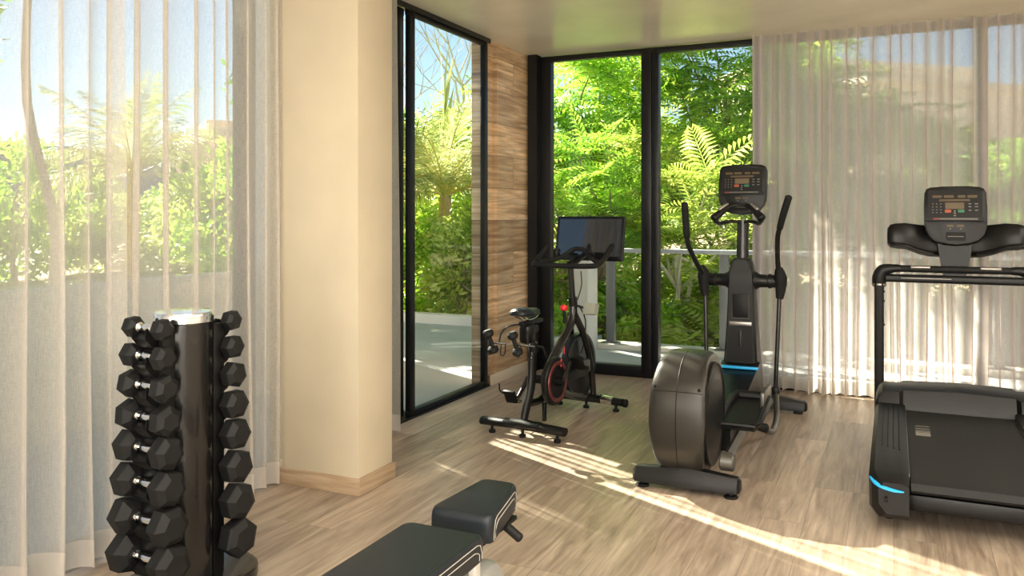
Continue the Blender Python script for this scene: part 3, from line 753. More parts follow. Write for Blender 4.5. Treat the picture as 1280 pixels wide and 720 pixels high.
# ------------------------------------------------------------------ adjustable bench
bn = thing('weight_bench', 'black padded adjustable bench with white stitching in the foreground', 'bench', (-1.25, 2.0, 0), 0)
def pad(corners, z0, z1, name, tilt=0, y0=0):
    """corners: [(x,y)] near-left, near-right, far-right, far-left"""
    cx = sum(c[0] for c in corners)/4; cy = sum(c[1] for c in corners)/4
    def outline(off, n=5, r=.035):
        pts = []
        for i in range(4):
            p0 = Vector(corners[i-1]).to_2d() if False else Vector(corners[i-1]); p1 = Vector(corners[i]); p2 = Vector(corners[(i+1) % 4])
            a = (p0-p1).normalized(); b = (p2-p1).normalized(); rr = r
            for k in range(n+1):
                t = k/n; q = (p1+a*rr)*(1-t)**2+p1*2*t*(1-t)+(p1+b*rr)*t*t
                v = Vector((cx, cy))-q; pts.append(q+v.normalized()*off)
        return pts
    lv = [(z0, .006), (z0+.004, .0), (z0+.35*(z1-z0), -.003), (z0+.7*(z1-z0), -.002), (z1-.014, .001), (z1-.004, .007), (z1, .016)]
    def zt(p_, z): return z+tilt*(p_.y-y0)
    rings = [[(p_.x, p_.y, zt(p_, z)) for p_ in outline(o_)] for z, o_ in lv]
    bm = NB(); loft(bm, rings); o = obj(name, bm, 'leather', bn, ang=50)
    # twin stitch lines down each long side, turning down at both ends
    h = z1-z0
    for sgn, near, far in ((1, corners[1], corners[2]), (-1, corners[0], corners[3])):
        near, far = Vector(near), Vector(far); dr = (far-near).normalized(); ou = Vector((sgn*abs(dr.y), -sgn*dr.x*1.0)) if dr.y else Vector((sgn, 0))
        for dz, e_ in ((.016, .040), (.034, .056)):
            a = near+dr*e_+ou*.0022; b = far-dr*e_+ou*.0022
            a2 = near+dr*(e_-.014)+ou*.0005; b2 = far-dr*(e_-.014)+ou*.0005
            path = [(a2.x, a2.y, z0+.008), (a2.x, a2.y, z0+h*.35), (a.x, a.y, z1-dz-.006), (a.x+dr.x*.02, a.y+dr.y*.02, z1-dz), (b.x-dr.x*.02, b.y-dr.y*.02, z1-dz), (b.x, b.y, z1-dz-.006), (b2.x, b2.y, z0+h*.35), (b2.x, b2.y, z0+.008)]
            path = [(x_, y_, z_+tilt*(y_-y0)) for x_, y_, z_ in path]
            bm = NB(); tube(bm, path, .0014, 5); obj('stitching', bm, 'stitch', o)
    return o
pad([Vector(c) for c in ((-.135, -.95), (.135, -.95), (.135, .225), (-.135, .225))], .365, .44, 'back_pad')
pad([Vector(c) for c in ((-.13, .335), (.10, .335), (.045, .66), (-.09, .66))], .355, .445, 'seat_pad', .03, .33)
bm = NB(); addb(bm, -.03, .03, -.9, .62, .318, .362, .006); obj('frame_rail', bm, 'steel', bn)
bm = NB(); addb(bm, -.09, .06, .36, .62, .338, .353, .003); obj('seat_plate', bm, 'blackmatte', bn)
bm = NB(); addb(bm, .035, .062, .30, .335, .05, .345, .004); addb(bm, -.062, -.035, .30, .335, .05, .345, .004); obj('upright', bm, 'steel', bn)
bm = NB(); addb(bm, -.025, .025, -.9, .56, .03, .09, .006); obj('base_rail', bm, 'steel', bn)
bm = NB(); addb(bm, -.25, .25, -.93, -.87, 0, .06, .006); obj('rear_foot', bm, 'steel', bn)
bm = NB(); addb(bm, -.20, .20, .53, .58, 0, .05, .006); obj('front_foot', bm, 'steel', bn)
bm = NB(); lathe(bm, [(.02, -.045), (.09, -.045), (.112, -.035), (.122, -.015), (.122, .015), (.112, .035), (.09, .045), (.02, .045)], T(.005, .45, .125) @ rot(90, 'Y'), 36); w_ = obj('wheel', bm, 'wheelgrey', bn, 'pale grey wheel')
bm = NB(); lathe(bm, [(.0, -.05), (.035, -.05), (.035, .05), (.0, .05)], T(.005, .45, .135) @ rot(90, 'Y'), 24); obj('hub', bm, 'steel', w_)
bm = NB(); tube(bm, [(.03, .55, .35), (.10, .55, .305)], .016, 14, endround=True); obj('adjusting_handle', bm, 'grip', bn)

# ------------------------------------------------------------------ shared console
def console(parent, loc, tilt, s=1.0, rz=0):
    """display head: local x right, y up the face, z toward the user"""
    # face plane: user stands at -Y of the machine
    m = T(*loc) @ rot(rz, 'Z') @ rot(90-tilt, 'X') @ Matrix.Scale(s, 4)
    def cv(x, y): return ((x-350)/610*.34, (355-y)/650*.365)
    out = [cv(x, y) for x, y in ((48, 435), (46, 250), (50, 100), (70, 55), (110, 36), (220, 28), (350, 26), (480, 28), (590, 34), (635, 55), (655, 100), (660, 250), (658, 435), (655, 500), (630, 570), (570, 635), (480, 672), (350, 682), (230, 672), (140, 640), (85, 580), (55, 510))][::-1]
    bm = NB(); prism(bm, out, -.05, 0, m, bev=.006)
    body = obj('console', bm, 'plastic', parent)
    bm = NB(); back = [(x*.8, y*.8) for x, y in out]; prism(bm, back, -.085, -.045, m); obj('rear_cover', bm, 'plastic2', body)
    def plate(x0, x1, y0, y1, name, mt, z=.002, r=None, label=None):
        (a, b), (c, d_) = cv(x0, y0), cv(x1, y1); w, h = abs(c-a), abs(b-d_)
        bm = NB(); prism(bm, rrect(w, h, min(w, h)*.3 if r is None else r, 3, (a+c)/2, (b+d_)/2), -.004, z, m); return obj(name, bm, mt, body, label)
    plate(90, 612, 75, 380, 'face_panel', 'plastic2', .001, .006)
    for x0, x1 in ((130, 225), (243, 340), (380, 453), (473, 568)): plate(x0, x1, 130, 158, 'readout', 'lcd')
    plate(197, 497, 175, 197, 'readout', 'lcd'); plate(255, 440, 213, 285, 'display', mat('lcd_pane', (.13, .10, .06), .25), .0025, .002, 'pale amber display')
    plate(250, 313, 292, 326, 'button', 'keyred', .003, label='orange stop key'); plate(378, 441, 292, 326, 'button', 'keygreen', .003, label='green start key')
    for x in (133, 172, 212):
        for y in (228, 262, 294, 326): plate(x-6, x+6, y-4, y+4, 'button', 'key')
    for x, w in ((495, 13), (558, 16)):
        for y in (228, 260, 300): plate(x-w, x+w, y-5, y+5, 'button', 'key')
    for y in (308, 332, 360): plate(338, 358, y-6, y+6, 'button', 'key')
    plate(70, 628, 384, 425, 'shelf_lip', 'plastic', .016, .004)
    plate(195, 570, 394, 412, 'shelf_strip', 'greym', .018, .001); plate(135, 195, 394, 412, 'shelf_mark', 'ringred', .018, .001)
    plate(52, 654, 433, 439, 'seam', 'blackmatte', .0015, .0005)
    for x0, x1 in ((268, 338), (362, 435)): plate(x0, x1, 462, 487, 'readout', 'lcd')
    for x in (302, 405): plate(x-6, x+6, 501, 513, 'button', 'key')
    plate(258, 450, 545, 640, 'port_bay', 'blackmatte', .002, .004); plate(275, 430, 590, 597, 'port_line', 'key', .003, .0005)
    return body

# ------------------------------------------------------------------ treadmill
tm = thing('treadmill', 'large black treadmill with blue trim at the right edge', 'treadmill', (.34, 4.8, 0), 0)
# side foot covers
for s in (-1, 1):
    bm = NB(); x0, x1 = (.28, .44)
    secs = [(-.86, .10, .235, .75), (-.83, .075, .250, .92), (-.76, .06, .262, 1), (-.5, .06, .268, 1), (.2, .06, .272, 1), (.62, .06, .285, 1)]
    rings = []
    for y, za, zb, w in secs:
        xi, xo = x0, x0+(x1-x0)*w
        pr = [(xi, za), (xo-.03, za), (xo, za+.04), (xo+.002, zb-.03), (xo-.02, zb), (xi+.03, zb), (xi, zb-.012)]
        rings.append([(s*a, y, b) for a, b in pr])
    loft(bm, rings); rail = obj('side_rail', bm, 'plastic', tm, ang=30)
    for k in range(4):
        bm = NB(); x_ = .315+k*.026; tube(bm, [(s*x_, -.42+.02*k, .2705), (s*x_, .55, .2835)], .0025, 5); obj('grip_line', bm, 'blackmatte', rail)
    bm = NB(); pts = [(s*.30, -.868, .205), (s*.34, -.866, .206), (s*.385, -.858, .214), (s*.415, -.84, .225), (s*.437, -.80, .236)]
    tube(bm, pts, [.003, .008, .009, .009, .004], 8, smooth=4, flat=.7); obj('blue_trim', bm, 'blue', rail, 'bright blue trim')
    bm = NB(); box(bm, (s*.37, -.873, .165), (.012, .02, .02), bev=.003); obj('bolt', bm, 'blackmatte', rail)
    bm = NB(); lathe(bm, [(.02, 0), (.025, .005), (.02, .07)], T(s*.36, -.6, 0)); obj('foot', bm, 'rubber2', tm)
    bm = NB(); lathe(bm, [(.02, 0), (.025, .005), (.02, .07)], T(s*.36, .8, 0)); obj('foot', bm, 'rubber2', tm)
# belt and deck
bm = NB(); pr = [(-.80, .185), (-.815, .20), (-.80, .228), (-.76, .238), (.66, .245), (.66, .20), (-.75, .175)]
loft(bm, [[(x, a, b) for a, b in pr] for x in (-.272, .272)]); obj('belt', bm, 'belt', tm, 'dark grey textured running belt')
bm = NB(); addb(bm, -.285, .285, -.78, .75, .10, .172, .01); obj('deck', bm, 'plastic2', tm)
for k, (h, g) in enumerate(((.006, .0), (.006, .035), (.004, .062), (.006, .076), (.007, .09), (.008, .102), (.010, .116))):
    bt = NB(); addb(bt, -.235, -.165, .24-1.7*(g+h), .24-1.7*g, .2415, .2432); obj('belt_mark', bt, 'mark', tm, 'pale bar of the striped mark on the belt')
bm = NB(); addb(bm, -.30, -.274, -.74, .62, .20, .25, .004); addb(bm, .274, .30, -.74, .62, .20, .25, .004); obj('inner_rail', bm, 'greym', tm)
# motor hood
bm = NB(); rings = []
for x, k in ((-.44, .80), (-.425, .93), (-.40, 1), (-.31, 1.0), (-.29, 1.02), (0, 1.05), (.29, 1.02), (.31, 1), (.40, 1), (.425, .93), (.44, .80)):
    h = .36*k
    yn = .60 if abs(x) < .3 else .56
    rings.append([(x, yn, .06), (x, yn, .235), (x, yn+.01, .27), (x, yn+.05, h-.015), (x, yn+.10, h), (x, yn+.26, h+.005), (x, yn+.38, h-.04), (x, yn+.44, .22), (x, yn+.44, .08)])
loft(bm, rings); obj('motor_cover', bm, 'plastic', tm, ang=40)
# uprights
for s in (-1, 1):
    bm = NB(); prism(bm, rrect(.055, .13, .012, 3), 0, 1, T(s*.425, .98, .0)); 
    for v in bm.verts: v.co.z = .08 if v.co.z < .5 else .965; v.co.y += .03*(1-v.co.z)
    obj('upright', bm, 'blackmatte', tm)
    for z in (.85, .91, .70): 
        bm = NB(); lathe(bm, [(.006, 0), (.006, .006), (.001, .008)], T(s*.398, .95, z) @ rot(-90*s, 'Y'), 10); obj('bolt', bm, 'plastic', tm)
    # corner elbow and hand rail stub
    bm = NB(); tube(bm, [(s*.425, .96, .955), (s*.425, .955, 1.0), (s*.40, .95, 1.045), (s*.34, .94, 1.06), (s*.30, .94, 1.06)], [.040, .042, .040, .027, .024], 14, smooth=4); obj('elbow', bm, 'plastic', tm)
    bm = NB(); tube(bm, [(s*.425, .985, .975), (s*.425, .965, .955)], [.043, .043], 14, smooth=2); tube(bm, [(s*.425, .958, .962), (s*.425, .958, .952)], [.0445, .0445], 18); obj('elbow_ring', bm, 'alu', tm)
bm = NB(); tube(bm, [(-.31, .94, 1.06), (-.1, .93, 1.06), (.1, .93, 1.06), (.31, .94, 1.06)], .022, 14); obj('grab_bar', bm, 'grip', tm)
for s in (-1, 1):
    bm = NB(); tube(bm, [(s*.24, .921, 1.071), (s*.14, .921, 1.071)], .012, 10, endround=True); obj('pulse_sensor', bm, 'alu', tm)
bm = NB(); prism(bm, rrect(.05, .075, .018, 4), -.385, .385, T(0, .96, .998) @ rot(90, 'Y') @ rot(0, 'Z')); obj('cross_bar', bm, 'plastic', tm)
bm = NB(); addb(bm, -.30, -.02, .917, .926, 1.0, 1.004, .001); obj('cross_bar_line', bm, 'alu', tm)
bm = NB(); prism(bm, [(-.06, 0), (.06, 0), (.075, .06), (.095, .20), (-.095, .20), (-.075, .06)], -.03, .04, T(0, .98, 1.02) @ rot(90, 'X')); obj('console_neck', bm, 'plastic2', tm)
# accessory tray with two scooped wings
for s in (-1, 1):
    rings = []
    for x, zt, zb, yn, yf in ((.06, 1.33, 1.145, .98, 1.10), (.14, 1.33, 1.15, .965, 1.10), (.20, 1.335, 1.165, .95, 1.11), (.235, 1.34, 1.18, .93, 1.11), (.275, 1.345, 1.195, .915, 1.11), (.33, 1.342, 1.20, .905, 1.10), (.36, 1.335, 1.205, .905, 1.09), (.378, 1.31, 1.225, .92, 1.07)):
        rings.append([(s*x, yn, zb+.012), (s*x, yn-.006, zb+.03), (s*x, yn+.02, zt-.02), (s*x, yn+.035, zt), (s*x, yf-.01, zt), (s*x, yf, zt-.02), (s*x, yf, zb-.005), (s*x, yn+.03, zb-.014)])
    bm = NB(); loft(bm, rings); w = obj('tray_wing', bm, 'plastic2', tm, ang=50)
    bm = NB(); rr = []
    for x in (.245, .27, .30, .33, .352): rr.append((s*x, .902 if x > .25 else .91, 1.212))
    tube(bm, [(s*.372, .915, 1.225), (s*.34, .896, 1.208), (s*.27, .905, 1.20), (s*.20, .938, 1.172), (s*.12, .962, 1.155)], [.006, .011, .011, .010, .006], 8, smooth=4); obj('tray_lip', bm, 'plastic', w)
console(tm, (0, .93, 1.395), 14, 1.0)

# ------------------------------------------------------------------ elliptical trainer
el = thing('elliptical_trainer', 'tall grey and black elliptical trainer with moving handles beside the treadmill', 'elliptical trainer', (-.95, 5.0, 0), 0)
def drum(bm, cx, cy, cz, ry, rz_, wfun, n=2.4, seg=56, st=(-1, -.97, -.88, -.7, -.35, 0, .35, .7, .88, .97, 1)):
    rings = []
    for t in st:
        ring = []
        for j in range(seg):
            a = 2*PI*j/seg; c_, s_ = math.cos(a), math.sin(a)
            k = (abs(c_)**n+abs(s_)**n)**(-1/n); sh = 1-.04*abs(t)**9-.015*t*t
            ring.append((cx+wfun(c_, s_)*t, cy+ry*k*c_*sh, cz+rz_*k*s_*sh))
        rings.append(ring)
    loft(bm, rings)
def wf(c_, s_):  # rear (c=-1) widest at mid height, narrower at top and bottom
    return .142-.026*abs(s_)**2-.012*max(0, c_)-(.020 if s_ < 0 else 0)*abs(s_)
bm = NB(); drum(bm, -.035, -.62, .355, .312, .325, wf); dr = obj('flywheel_housing', bm, 'bronze', el, 'bronze-grey moulded flywheel housing')
bm = NB(); lathe(bm, [(.265, -.03), (.268, .006), (.262, .010), (.252, .004), (.20, .010), (.08, .016), (.0, .017)], T(.092, -.615, .355) @ rot(90, 'Y'), 48); obj('side_disc', bm, 'plastic', dr, 'round dark side disc')
bm = NB(); lathe(bm, [(.265, -.03), (.268, .006), (.262, .010), (.252, .004), (.20, .010), (.08, .016), (.0, .017)], T(-.162, -.615, .355) @ rot(-90, 'Y'), 48); obj('side_disc', bm, 'plastic', dr)
def surf(a, t, o_=.0008, n=2.4):
    c_, s_ = math.cos(a), math.sin(a); k = (abs(c_)**n+abs(s_)**n)**(-1/n); sh = 1-.04*abs(t)**9-.015*t*t
    return (-.035+wf(c_, s_)*t, -.62+(.312*k*sh+o_)*c_, .355+(.325*k*sh+o_)*s_)
bm = NB(); tube(bm, [surf(R(a), 0) for a in range(95, 256, 5)], .0018, 5); obj('seam', bm, 'blackmatte', dr)
bm = NB(); tube(bm, [surf(R(152), t/10) for t in range(-9, 10)], .002, 5); obj('seam', bm, 'blackmatte', dr)
for t in (-.82, .82):
    bm = NB(); p_ = surf(R(149), t, .001); lathe(bm, [(.009, 0), (.009, .004), (.004, .0045), (.0, .001)], T(*p_) @ rot(-78, 'Y') @ rot(0, 'X') if False else T(*p_) @ rot(75, 'X'), 14); obj('screw', bm, 'blackmatte', dr)
# stabilisers
bm = NB(); rings = []
for x, za, zb, hw in ((-.275, .035, .085, .032), (-.262, .03, .10, .045), (-.12, .03, .112, .055), (0, .03, .125, .062), (.12, .03, .112, .055), (.252, .03, .10, .045), (.265, .035, .085, .032)):
    y_ = -.83
    rings.append([(x, y_-hw, za), (x, y_-hw, (za+zb)/2), (x, y_-hw*.5, zb), (x, y_+hw*.5, zb), (x, y_+hw, (za+zb)/2), (x, y_+hw, za)])
loft(bm, rings); rs_ = obj('rear_stabiliser', bm, 'plastic', el)
for x in (-.23, .22):
    bm = NB(); lathe(bm, [(.034, 0), (.036, .006), (.03, .012), (.012, .014), (.012, .035)], T(x, -.84, 0), 20); obj('levelling_foot', bm, 'rubber2', rs_)
bm = NB(); rings = []
for x, za, zb, hw in ((-.40, .03, .075, .03), (-.385, .025, .09, .045), (-.1, .025, .13, .06), (.1, .025, .13, .06), (.385, .025, .09, .045), (.40, .03, .075, .03)):
    y_ = 1.12; rings.append([(x, y_-hw, za), (x, y_-hw, (za+zb)/2), (x, y_-hw*.5, zb), (x, y_+hw*.5, zb), (x, y_+hw, (za+zb)/2), (x, y_+hw, za)])
loft(bm, rings); fs_ = obj('front_stabiliser', bm, 'plastic', el)
for x in (-.34, .34):
    bm = NB(); addb(bm, x-.03, x+.03, 1.09, 1.15, 0, .03, .004); obj('levelling_foot', bm, 'rubber2', fs_)
bm = NB(); addb(bm, -.065, .065, -.80, 1.12, .045, .125, .012); obj('frame_beam', bm, 'plastic2', el)
# ramp with blue edge
bm = NB(); loft(bm, [[(-.12, y, .09), (.13, y, .09), (.13, y, z), (-.12, y, z)] for y, z in ((-.35, .20), (.05, .27), (.55, .36), (.78, .40))]); rp = obj('ramp', bm, 'plastic2', el)
bm = NB(); addb(bm, -.14, .14, .60, .635, .375, .392, .004); obj('blue_trim', bm, 'blue', rp, 'bright blue trim')
# front column
bm = NB(); rings = []
for z, xh, y0, y1 in ((.10, .125, .70, 1.02), (.30, .118, .74, 1.0), (.50, .105, .765, .97), (.68, .096, .775, .95), (.80, .09, .775, .94), (.90, .088, .775, .93), (.985, .085, .775, .925), (1.03, .078, .785, .92), (1.075, .068, .795, .91), (1.10, .055, .805, .90)):
    rings.append([(x*xh, y, z) for x, y in ((-1, y0+.02), (-.88, y0), (.88, y0), (1, y0+.02), (1, y1-.03), (.8, y1), (-.8, y1), (-1, y1-.03))])
loft(bm, rings); fc = obj('front_column', bm, 'plastic', el, ang=30)
bm = NB(); box(bm, (0, .772, .775), (.105, .012, .165), bev=.006); cup = obj('bottle_recess', bm, 'blackmatte', fc)
bm = NB(); tube(bm, [(-.055, .768, .693), (-.055, .768, .857), (.055, .768, .857), (.055, .768, .693)], .004, 6, loop=True); obj('recess_rim', bm, 'greym', cup)
bm = NB(); box(bm, (0, .770, .655), (.15, .012, .028), bev=.005); obj('column_band', bm, 'alu', fc, 'pale metal band')
bm = NB(); prism(bm, [(-.075, .635), (.075, .635), (.095, .32), (-.095, .32)], 0, .008, Matrix(((1, 0, 0, 0), (0, 0, -1, .765), (0, 1, 0, 0), (0, 0, 0, 1)))); 
for v in bm.verts: v.co.y -= .02*(.635-v.co.z)/.3
sl_ = obj('ribbed_panel', bm, 'blackmatte', fc)
bm = NB(); box(bm, (0, .752, .49), (.02, .008, .25), rot(0, 'X'), bev=.003); obj('slot', bm, 'plastic2', sl_)
for k in range(5):
    for s in (-1, 1):
        bm = NB(); z = .57-.05*k; box(bm, (s*.045, .757-.0035*k, z), (.035, .004, .0025)); obj('rib', bm, 'greym', sl_)
bm = NB(); prism(bm, rrect(.105, .085, .03, 4, 0, 1.045), 0, .01, Matrix(((1, 0, 0, 0), (0, 0, -1, .79), (0, 1, 0, 0), (0, 0, 0, 1)))); obj('top_recess', bm, 'plastic2', fc)
bm = NB(); tube(bm, [(0, .86, 1.05), (0, .865, 1.2), (0, .875, 1.36)], [.043, .040, .040], 20); obj('mast', bm, 'blackchrome', el)
# hub arms
for s in (-1, 1):
    bm = NB(); lathe(bm, [(.075, .06), (.060, .095), (.046, .12), (.044, .17), (.05, .175), (.05, .19), (.044, .20), (.044, .25)], T(0, .85, .945) @ rot(90*s, 'Y'), 24); hb = obj('hub_arm', bm, 'plastic', el)
    bm = NB(); lathe(bm, [(.0, .292), (.034, .292), (.038, .288), (.038, .262)], T(0, .85, .945) @ rot(90*s, 'Y'), 24); obj('hub_cap', bm, 'blackmatte', hb)
# moving handles with pivots and links
for s, gr, el_, pv, lk in (
  (-1, [(-.325, .52, 1.47), (-.325, .55, 1.36), (-.322, .58, 1.25)], [(-.322, .58, 1.25), (-.318, .62, 1.18), (-.285, .72, 1.06), (-.262, .80, .985)], (-.258, .83, .95), [(-.25, .83, .85), (-.232, .80, .20)]),
  (1, [(.335, .58, 1.51), (.300, .62, 1.41), (.27, .66, 1.31)], [(.27, .66, 1.31), (.252, .70, 1.24), (.245, .76, 1.10), (.25, .80, 1.0)], (.255, .83, .95), [(.248, .83, .85), (.225, .80, .19)])):
    hd = NB(); tube(hd, el_, [.017, .017, .017, .018], 14, smooth=5); h_ = obj('moving_handle', hd, 'blackchrome', el)
    bm = NB(); tube(bm, gr, [.023, .023, .021], 14, smooth=4, endround=True); obj('grip', bm, 'grip', h_)
    px_, py_, pz_ = pv; bm = NB(); tube(bm, [(el_[-2][0]*.35+el_[-1][0]*.65, py_-.035, pz_+.085), (px_, py_-.005, pz_+.02), (px_, py_, pz_-.06), (lk[0][0], lk[0][1], lk[0][2]-.02)], [.024, .045, .034, .024], 14, smooth=4); obj('pivot_boot', bm, 'grip', h_)
    bm = NB(); tube(bm, lk, .0145, 12); obj('link', bm, 'blackchrome', h_)
# pedals on their arms
for s, y0, dz in ((-1, .12, .05), (1, -.12, .0)):
    x = s*.185
    bm = NB(); tube(bm, [(x, -.80 if s > 0 else -.42, .165+dz), (x, -.3, .20+dz), (x, .25, .235+dz)], .026, 4, up=(0, 0, 1)); arm = obj('pedal_arm', bm, 'greym', el)
    bm = NB(); lathe(bm, [(.0, -.035), (.04, -.035), (.046, -.028), (.046, .028), (.04, .035), (.0, .035)], T(x+s*.01, -.80 if s > 0 else -.42, .165+dz) @ rot(90, 'Y'), 24); obj('roller', bm, 'greym', arm)
    # tray with raised rim
    ym = y0-.05
    rg = [(-.09, -.34), (.09, -.34), (.105, -.27), (.105, .12), (.08, .19), (-.08, .19), (-.105, .12), (-.105, -.27)]
    bm = NB(); prism(bm, rg, 0, .02, T(x, ym+.05, .275+dz) @ rot(6, 'X')); pd = obj('pedal', bm, 'plastic2', el)
    bm = NB(); mm_ = T(x, ym+.05, .275+dz) @ rot(6, 'X')
    tube(bm, [mm_ @ Vector((a, b, .028)) for a, b in rg], [.014, .014, .018, .024, .028, .028, .024, .018], 8, loop=True); obj('pedal_rim', bm, 'plastic', pd)
    bm = NB(); box(bm, (x+s*.088, ym+.16, .345+dz), (.024, .30, .085), bev=.006); obj('side_guard', bm, 'greym', pd)
    # lower connector curving up to the link
    bm = NB(); tube(bm, [(x+s*.03, .06, .155+dz), (x+s*.075, .10, .115+dz*.5), (x+s*.085, .32, .06+dz*.5), (x+s*.075, .58, .09), (x+s*.048, .78, .20)], [.017, .019, .018, .018, .017], 12, smooth=6); cn = obj('connector', bm, 'greym', el)
    bm = NB(); tube(bm, [(x+s*.01, .02, .16+dz), (x+s*.075, .07, .135+dz*.7)], [.022, .028], 14, endround=True); obj('boot', bm, 'grip', cn)
    bm = NB(); box(bm, (x+s*.045, .79, .215), (.05, .07, .06), bev=.016, seg=3); obj('joint', bm, 'plastic', cn)
# fixed handle around the console
bm = NB(); tube(bm, [(-.155, .66, 1.375), (-.12, .69, 1.41), (-.07, .735, 1.452), (-.03, .76, 1.462), (.03, .76, 1.462), (.07, .735, 1.452), (.12, .69, 1.41), (.155, .66, 1.375)], [.030, .024, .014, .012, .012, .014, .024, .030], 12, smooth=5, endround=True); fh = obj('fixed_handle', bm, 'plastic', el)
for s in (-1, 1):
    bm = NB(); tube(bm, [(s*.125, .676, 1.434), (s*.078, .722, 1.472)], [.012, .009], 10, endround=True); obj('pulse_sensor', bm, 'alu', fh)
    bm = NB(); tube(bm, [(0, .86, 1.345), (s*.07, .80, 1.352), (s*.13, .72, 1.338), (s*.15, .67, 1.36)], [.012, .012, .014, .018], 10, smooth=4); obj('handle_bracket', bm, 'blackchrome', fh)
console(el, (-.005, .86, 1.575), 10, .95, rz=-3)

# ------------------------------------------------------------------ exercise bike
bk = thing('exercise_bike', 'black spinning bike with large tilted screen in front of the corner window', 'exercise bike', (-2.07, 5.2, 0), -6)
def footbar(y, half, name, sweep=0):
    bm = NB(); tube(bm, [(-half, y, .07), (-half*.5, y, .075), (0, y, .085), (half*.5, y, .075), (half, y, .07)], [.026, .028, .03, .028, .026], 16, flat=1.5, up=(0, 0, 1)); o = obj(name, bm, 'plastic', bk)
    bm = NB(); tube(bm, [(-half*.42, y, .077), (half*.42, y, .077)], .031, 16, flat=1.5, up=(0, 0, 1)); obj('sleeve', bm, 'blackgloss', o)
    for x in (-half*.75, 0, half*.82):
        bm = NB(); lathe(bm, [(.020, 0), (.022, .004), (.022, .018), (.010, .022), (.010, .05)], T(x, y, 0), 16); obj('levelling_foot', bm, 'rubber2', o)
    return o
footbar(-.46, .30, 'rear_foot'); ff = footbar(.46, .285, 'front_foot')
bm = NB(); tube(bm, [(.13, .46, .078), (.215, .46, .073)], .031, 16, flat=1.5, up=(0, 0, 1)); obj('chrome_band', bm, 'chrome', ff, 'bright metal band')
bm = NB(); lathe(bm, [(.0, -.012), (.028, -.012), (.030, 0), (.028, .012), (.0, .012)], T(.292, .49, .06) @ rot(90, 'Y'), 20); obj('wheel', bm, 'rubber2', ff)
# rear upright, curved, and the seat post
bm = NB(); tube(bm, [(0, -.45, .09), (0, -.41, .18), (0, -.35, .32), (0, -.33, .52)], [.028, .032, .034, .032], 14, smooth=6, flat=.75, up=(0, 1, 0)); obj('seat_tube', bm, 'plastic', bk)
bm = NB(); tube(bm, [(0, -.33, .50), (0, -.345, .70)], .020, 14); sp = obj('seat_post', bm, 'blackchrome', bk)
bm = NB(); tube(bm, [(0, -.32, .52), (0, -.333, .575)], .034, 16); obj('post_collar', bm, 'plastic', sp)
bm = NB(); tube(bm, [(.02, -.33, .56), (.06, -.31, .55), (.075, -.28, .48)], [.008, .009, .007], 8); obj('clamp_lever', bm, 'blackmatte', sp)
bm = NB(); addb(bm, -.02, .02, -.48, -.22, .70, .725, .006); box(bm, (0, -.34, .665), (.06, .10, .06), bev=.02, seg=3); obj('seat_slider', bm, 'plastic', bk)
# saddle
bm = NB(); rings = []
for y, w, z, h in ((-.545, .03, .787, .014), (-.53, .058, .79, .022), (-.49, .075, .792, .028), (-.44, .074, .787, .030), (-.39, .055, .78, .028), (-.34, .036, .777, .026), (-.29, .026, .775, .024), (-.26, .018, .77, .018), (-.25, .008, .765, .01)):
    rings.append([(w*math.cos(2*PI*j/14), y, z+h*math.sin(2*PI*j/14)*(1 if math.sin(2*PI*j/14) > 0 else 1.1)-.010*abs(math.cos(2*PI*j/14))**2) for j in range(14)])
loft(bm, rings); sd = obj('saddle', bm, 'leather', bk)
bm = NB(); 
for s in (-1, 1): tube(bm, [(s*.03, -.51, .765), (s*.02, -.43, .735), (s*.02, -.34, .738), (s*.008, -.27, .752)], .0045, 6, smooth=3)
obj('saddle_rails', bm, 'chrome', sd)
# weight holder behind the saddle
bm = NB()
for s in (-1, 1):
    tube(bm, [(s*.02, -.47, .71), (s*.06, -.54, .70), (s*.095, -.56, .66), (s*.105, -.57, .60)], .0055, 6, smooth=3)
    for q in (-.045, .045):
        tube(bm, [(s*.10+q-.014, -.60, .60), (s*.10+q-.016, -.61, .545), (s*.10+q, -.612, .53), (s*.10+q+.016, -.61, .545), (s*.10+q+.014, -.60, .60)], .0035, 6, smooth=3)
    tube(bm, [(s*.105-.065, -.595, .60), (s*.105+.065, -.595, .60)], .005, 6)
obj('weight_holder', bm, 'blackmatte', bk)
bm = NB(); box(bm, (.0, -.40, .645), (.085, .10, .13), bev=.03, seg=3); obj('rear_cover', bm, 'plastic2', bk)
# main frame: yoke from the head down to the front foot and to the rear
bm = NB(); tube(bm, [(0, .25, .76), (0, .24, .68), (0, .17, .60), (0, -.03, .45), (0, -.14, .33)], [.030, .036, .032, .034, .045], 16, smooth=6, flat=.85, up=(0, 1, 0)); fr_ = obj('main_frame', bm, 'blackgloss', bk)
for s in (-1, 1):
    bm = NB(); tube(bm, [(s*.012, .24, .70), (s*.045, .30, .58), (s*.06, .38, .40), (s*.06, .44, .20), (s*.055, .46, .09)], [.026, .024, .022, .022, .022], 12, smooth=6); obj('fork_leg', bm, 'blackgloss', fr_)
bm = NB(); tube(bm, [(.0, -.16, .30), (0, .05, .20), (0, .28, .12), (0, .44, .09)], [.040, .028, .026, .028], 12, smooth=6); obj('lower_tube', bm, 'greym', fr_)
bm = NB(); tube(bm, [(0, -.14, .22), (0, -.24, .19), (0, -.40, .20)], [.028, .026, .024], 12, smooth=4); obj('rear_stay', bm, 'blackgloss', fr_)
bm = NB(); box(bm, (.02, -.21, .11), (.022, .03, .12), rot(0, 'X'), bev=.005); obj('rear_tab', bm, 'plastic2', fr_)
